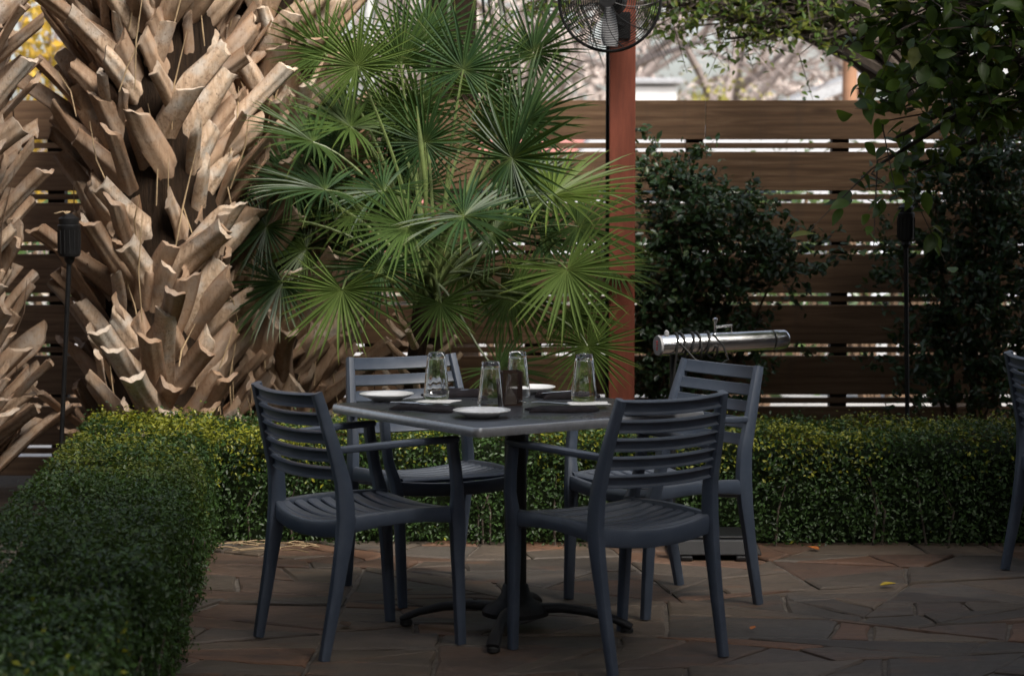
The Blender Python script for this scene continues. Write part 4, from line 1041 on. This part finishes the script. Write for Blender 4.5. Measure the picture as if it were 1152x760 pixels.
for i, (px, Y, w_, h_, lab) in enumerate(((830, 15.5, 1.1, 1.9, 'dark shrub beyond the fence, seen through the gaps left of the chrome heater end'), (905, 19, 1.3, 1.7, 'dark shrub beyond the fence, seen through the gaps right of the chrome heater'),
        (1000, 16, 1.0, 2.0, 'dark shrub beyond the fence behind the right garden torch'), (1120, 17, 1.5, 2.1, 'dark shrub beyond the fence behind the shaded climber'), (60, 15, .9, 1.8, 'dark shrub beyond the fence between the two left palm trunks'),
        (560, 17, 1.4, 1.4, 'dark shrub beyond the fence behind the fan palm'), (740, 18, .8, 1.5, 'dark shrub beyond the fence just right of the red-brown post'))):
    scrub('bush', lab, WY(px, 200, Y).x, Y, w_, h_, 900, .09, MT['vine'], 300 + i)
hs = empty('house', (WY(925, 112, 34).x + .6, 34.5, -.05), 0, 'pale house with a sloping grey roof across the road, seen above the fence', 'house')
zr = WY(900, 118, 34).z; zt = WY(945, 70, 34).z + .35; hw = 2.2
MB().box((hw * .5, 1.5, zr / 2), (hw * 2.0, 3.2, zr)).build('wall', MT['stucco'], hs, smooth=False)
rf = MB(); x0, x1 = -1.6, hw * .5
rf.v = [(x0, -.5, zr - .1), (x1, -.5, zt), (x1, 3.6, zt), (x0, 3.6, zr - .1), (x0, -.5, zr - .28), (x1, -.5, zt - .18), (x1, 3.6, zt - .18), (x0, 3.6, zr - .28),
        (2 * x1 - x0, -.5, zr - .1), (2 * x1 - x0, 3.6, zr - .1), (2 * x1 - x0, -.5, zr - .28), (2 * x1 - x0, 3.6, zr - .28)]
rf.f = [(0, 1, 2, 3), (4, 7, 6, 5), (0, 4, 5, 1), (3, 2, 6, 7), (0, 3, 7, 4), (1, 8, 9, 2), (5, 6, 11, 10), (1, 5, 10, 8), (2, 9, 11, 6), (8, 10, 11, 9)]
rf.build('roof', MT['roof_grey'], hs, smooth=False)
gw = MB(); gw.v = [(.3, -.1, zr), (hw * .5, -.1, zt - .3), (hw * 1.5, -.1, zr), (.3, -.05, zr), (hw * .5, -.05, zt - .3), (hw * 1.5, -.05, zr)]; gw.f = [(0, 2, 1), (3, 4, 5), (0, 1, 4, 3), (1, 2, 5, 4)]; gw.build('gable', MT['stucco'], hs, smooth=False)
for dx in (.2, 1.6):
    w_ = MB().box((dx, -.13, 1.4), (.8, .06, 1.1)).build('window', MT['white_siding'], hs, smooth=False); MB().box((dx, -.165, 1.4), (.66, .02, .96)).build('pane', MT['window'], w_, smooth=False)
sh = empty('shed', (WY(738, 100, 31).x, 31, -.05), 0, 'small white shed across the road right of the red-brown post', 'shed')
zs2 = WY(738, 93, 31).z; ws = 46 / F * 31
MB().box((0, .6, zs2 / 2), (ws, 1.2, zs2)).build('wall', MT['white_siding'], sh, smooth=False)
MB().box((0, .6, zs2 + .07), (ws + .16, 1.4, .08)).build('roof', MT['roof_grey'], sh, smooth=False, bevel=.02)
MB().box((0, -.02, 1.0), (ws * .4, .03, 1.9)).build('door', MT['grey_pole'], sh, smooth=False)
up_ = empty('utility_pole', (WY(956, 100, 28).x, 28, -.05), 0, 'weathered orange-brown pole standing across the road, left of the overhanging leaves', 'pole')
MB().tube([(0, 0, 0), (0, 0, 6.5)], [.10, .08], 12).build('shaft', MT['orange_pole'], up_); MB().box((0, -.1, 6.1), (1.6, .1, .12)).build('crossarm', MT['orange_pole'], up_)
lp = empty('street_pole', (WY(414, 30, 22).x, 22, -.05), 0, 'pale thin metal pole seen through the top of the fan palm', 'pole')
MB().tube([(0, 0, 0), (0, 0, 6)], .06, 10).build('shaft', MT['grey_pole'], lp); MB().tube([(0, 0, 5.9), (.5, 0, 6.05), (1.0, 0, 6.0)], .03, 8).build('arm', MT['grey_pole'], lp)
dp = empty('distant_palm', (WY(508, 20, 13.4).x, 13.4, -.05), 0, 'dark palm trunk beyond the fence with brown fronds hanging above the fan palm', 'palm tree')
MB().tube([(0, 0, 0), (0, 0, 4)], [.16, .14], 14).build('trunk', MT['fibre'], dp)
fr_ = MB(); rr = random.Random(8)
for k in range(150):
    a = rr.uniform(-.5, 1.0) if k % 3 else rr.uniform(0, 6.28); L = rr.uniform(.7, 1.25); u = Vector((math.cos(a), math.sin(a) * .6, 0)); p0 = Vector((0, 0, 3.0 + rr.uniform(-.1, .4)))
    fr_.sweep([p0, p0 + u * L * .5 + Vector((0, 0, .02)), p0 + u * L * .95 + Vector((0, 0, -.35)), p0 + u * L * 1.15 + Vector((0, 0, -.75))], [(.012, .002), (.014, .002), (.010, .002), (.002, .001)], ref=(-u.y, u.x, 0), n=6)
fr_.build('hanging_fronds', simple('dark_frond', (.035, .05, .025), .6, 0, .4, 6), dp)
dq = empty('dark_pole', (WY(348, 40, 12.6).x, 12.6, -.05), 0, 'dark brown pole beyond the fence, between the palm trunks and the fan palm', 'pole')
MB().box((0, 0, 2), (.055, .055, 4)).build('shaft', MT['wood_dark'], dq, smooth=False, bevel=.004); MB().box((0, 0, 4.02), (.09, .09, .04)).build('cap', MT['wood_dark'], dq, smooth=False)
def van(label, x, y, mat, L=4.8, rz=0):
    root = empty('parked_van', (x, y, -.046), rz, label, 'van', 'vans parked beyond the fence')
    b = MB(); sec = [(-L / 2, .45, .95), (-L / 2 + .1, .35, 1.0), (-L / 2 + .9, .32, 1.12), (-L / 2 + 1.5, .32, 1.95), (-L / 2 + 2, .32, 2.05), (L / 2 - .15, .32, 2.05), (L / 2, .4, 1.9)]; rg = []
    for X, z0, z1 in sec:
        w = .95; rg.append([(X, -w, z0), (X, w, z0), (X, w, z0 + (z1 - z0) * .6), (X, w * .9, z1 - .04), (X, w * .8, z1), (X, -w * .8, z1), (X, -w * .9, z1 - .04), (X, -w, z0 + (z1 - z0) * .6)])
    b.rings(rg).build('body', mat, root, bevel=.03)
    for X in (-L / 2 + .95, L / 2 - .95):
        for s in (-1, 1):
            wh = MB().tube([(X, s * .80, .34), (X, s * .97, .34)], .34, 24).build('wheel', MT['rubber'], root); MB().tube([(X, s * .965, .34), (X, s * .985, .34)], [.2, .17], 18).build('rim', MT['steel'], wh)
    for X, w in ((-L / 2 + 2.0, .8), (-L / 2 + 3.1, 1.0)):
        MB().box((X, -.935, 1.5), (w, .03, .5)).build('window', MT['window'], root, smooth=False, bevel=.01)
    for s in (-1, 1): MB().box((-L / 2 + .04, s * .7, .78), (.06, .3, .16)).build('headlight', MT['ceramic'], root, smooth=False, bevel=.01)
van('silver van parked beyond the fence, glimpsed through the gaps at the far right', 5.4, 23.0, MT['van_silver'])
van('white van parked beyond the fence, glimpsed through the gaps in the middle of the fence', 1.9, 24.5, MT['van_white'], 5.2)
van('red van parked beyond the fence, glimpsed through the gaps behind the fan palm', -1.2, 25.5, MT['van_red'], 4.4)

# ------------------------------------------------------------------ fallen leaves and twigs
def fallen(px, py, size, mat, rz, label, nm='fallen_leaf'):
    p = GP(px, py); mb = MB(); rg = []
    for t in np.linspace(0, 1, 8):
        w = size * .34 * math.sin(PI * min(.98, max(.02, t)) ** .8); z = .004 + .007 * t * t
        rg.append([((t - .5) * size, -w, z + .35 * w), ((t - .5) * size, 0, z), ((t - .5) * size, w, z + .35 * w), ((t - .5) * size, w, z + .35 * w - .0008), ((t - .5) * size, 0, z - .0008), ((t - .5) * size, -w, z + .35 * w - .0008)])
    mb.rings(rg); o = mb.build(nm, mat); o.location = (p.x, p.y, .004); o.rotation_euler.z = rz
    return tag(o, label, 'leaf', 'fallen leaves')
fallen(999, 660, .060, MT['yellow_leaf'], .2, 'bright yellow fallen leaf on the flagstones at the right')
fallen(847, 709, .030, MT['orange_leaf'], 1.0, 'small orange fallen leaf on the flagstones by the foot of the nearest chair')
fallen(915, 619, .055, MT['orange_leaf'], 2.4, 'dull red fallen leaf at the foot of the long hedge')
fallen(668, 614, .055, MT['straw'], 1.2, 'pale dry fallen leaf at the foot of the hedge behind the table')
fallen(458, 667, .05, MT['twig'], .5, 'dark fallen leaf on the flagstones under the left of the table')
fallen(388, 705, .06, MT['twig'], 2.0, 'brown fallen leaf by the rear foot of the left chair')
rt = random.Random(5)
tw = MB()
for k in range(14):
    p = GP(rt.uniform(240, 345), rt.uniform(612, 622)); a = rt.uniform(-.5, .5); L = rt.uniform(.06, .2)
    tw.tube([(p.x, p.y, .010), (p.x + L * .5 * math.cos(a), p.y + L * .5 * math.sin(a), .018), (p.x + L * math.cos(a), p.y + L * math.sin(a), .011)], .003, 5)
tag(tw.build('leaf_litter', MT['straw']), 'dry twigs and straw lying at the inner corner of the hedges', 'litter', kind='stuff')

# ------------------------------------------------------------------ light
SUN_EL, SUN_AZ = 48, 34        # elevation; azimuth measured from behind the camera towards the right
d = Vector((math.sin(R(SUN_AZ)) * math.cos(R(SUN_EL)), -math.cos(R(SUN_AZ)) * math.cos(R(SUN_EL)), math.sin(R(SUN_EL))))
sl = bpy.data.lights.new('sun', 'SUN'); sl.energy = 4.2; sl.angle = R(22); sl.color = (1, .93, .84)
so = bpy.data.objects.new('sun', sl); COL.objects.link(so); so.rotation_euler = d.to_track_quat('Z', 'Y').to_euler(); so.location = (3, -3, 8)
w = bpy.data.worlds.new('World'); scene.world = w; w.use_nodes = True
nt = w.node_tree; bgd = nt.nodes['Background']; sk = nt.nodes.new('ShaderNodeTexSky'); sk.sky_type = 'NISHITA'; sk.sun_disc = False
sk.sun_elevation = R(SUN_EL); sk.sun_rotation = math.atan2(d.x, d.y); sk.air_density = 1.0; sk.dust_density = 3.0; sk.ozone_density = 1.0
hsv = nt.nodes.new('ShaderNodeHueSaturation'); hsv.inputs['Saturation'].default_value = .5
nt.links.new(sk.outputs[0], hsv.inputs['Color']); nt.links.new(hsv.outputs[0], bgd.inputs[0]); bgd.inputs[1].default_value = .15

# ------------------------------------------------------------------ camera
cam = bpy.data.cameras.new('camera'); co = bpy.data.objects.new('camera', cam); COL.objects.link(co)
co.location = (0, 0, H); co.rotation_euler = (PI / 2 - PITCH, 0, 0); cam.sensor_width = 36; cam.lens = F / 1152 * 36; cam.sensor_fit = 'HORIZONTAL'
cam.clip_start = .05; cam.clip_end = 2000
cam.dof.use_dof = True; cam.dof.focus_distance = 8.5; cam.dof.aperture_fstop = 4.0
scene.camera = co
vs = scene.view_settings; vs.view_transform = 'Standard'; vs.look = 'None'; vs.exposure = 0.8; vs.gamma = 1; vs.use_curve_mapping = False
scene.cycles.max_bounces = 10; scene.cycles.transmission_bounces = 8; scene.cycles.transparent_max_bounces = 8
scene.cycles.use_denoising = True
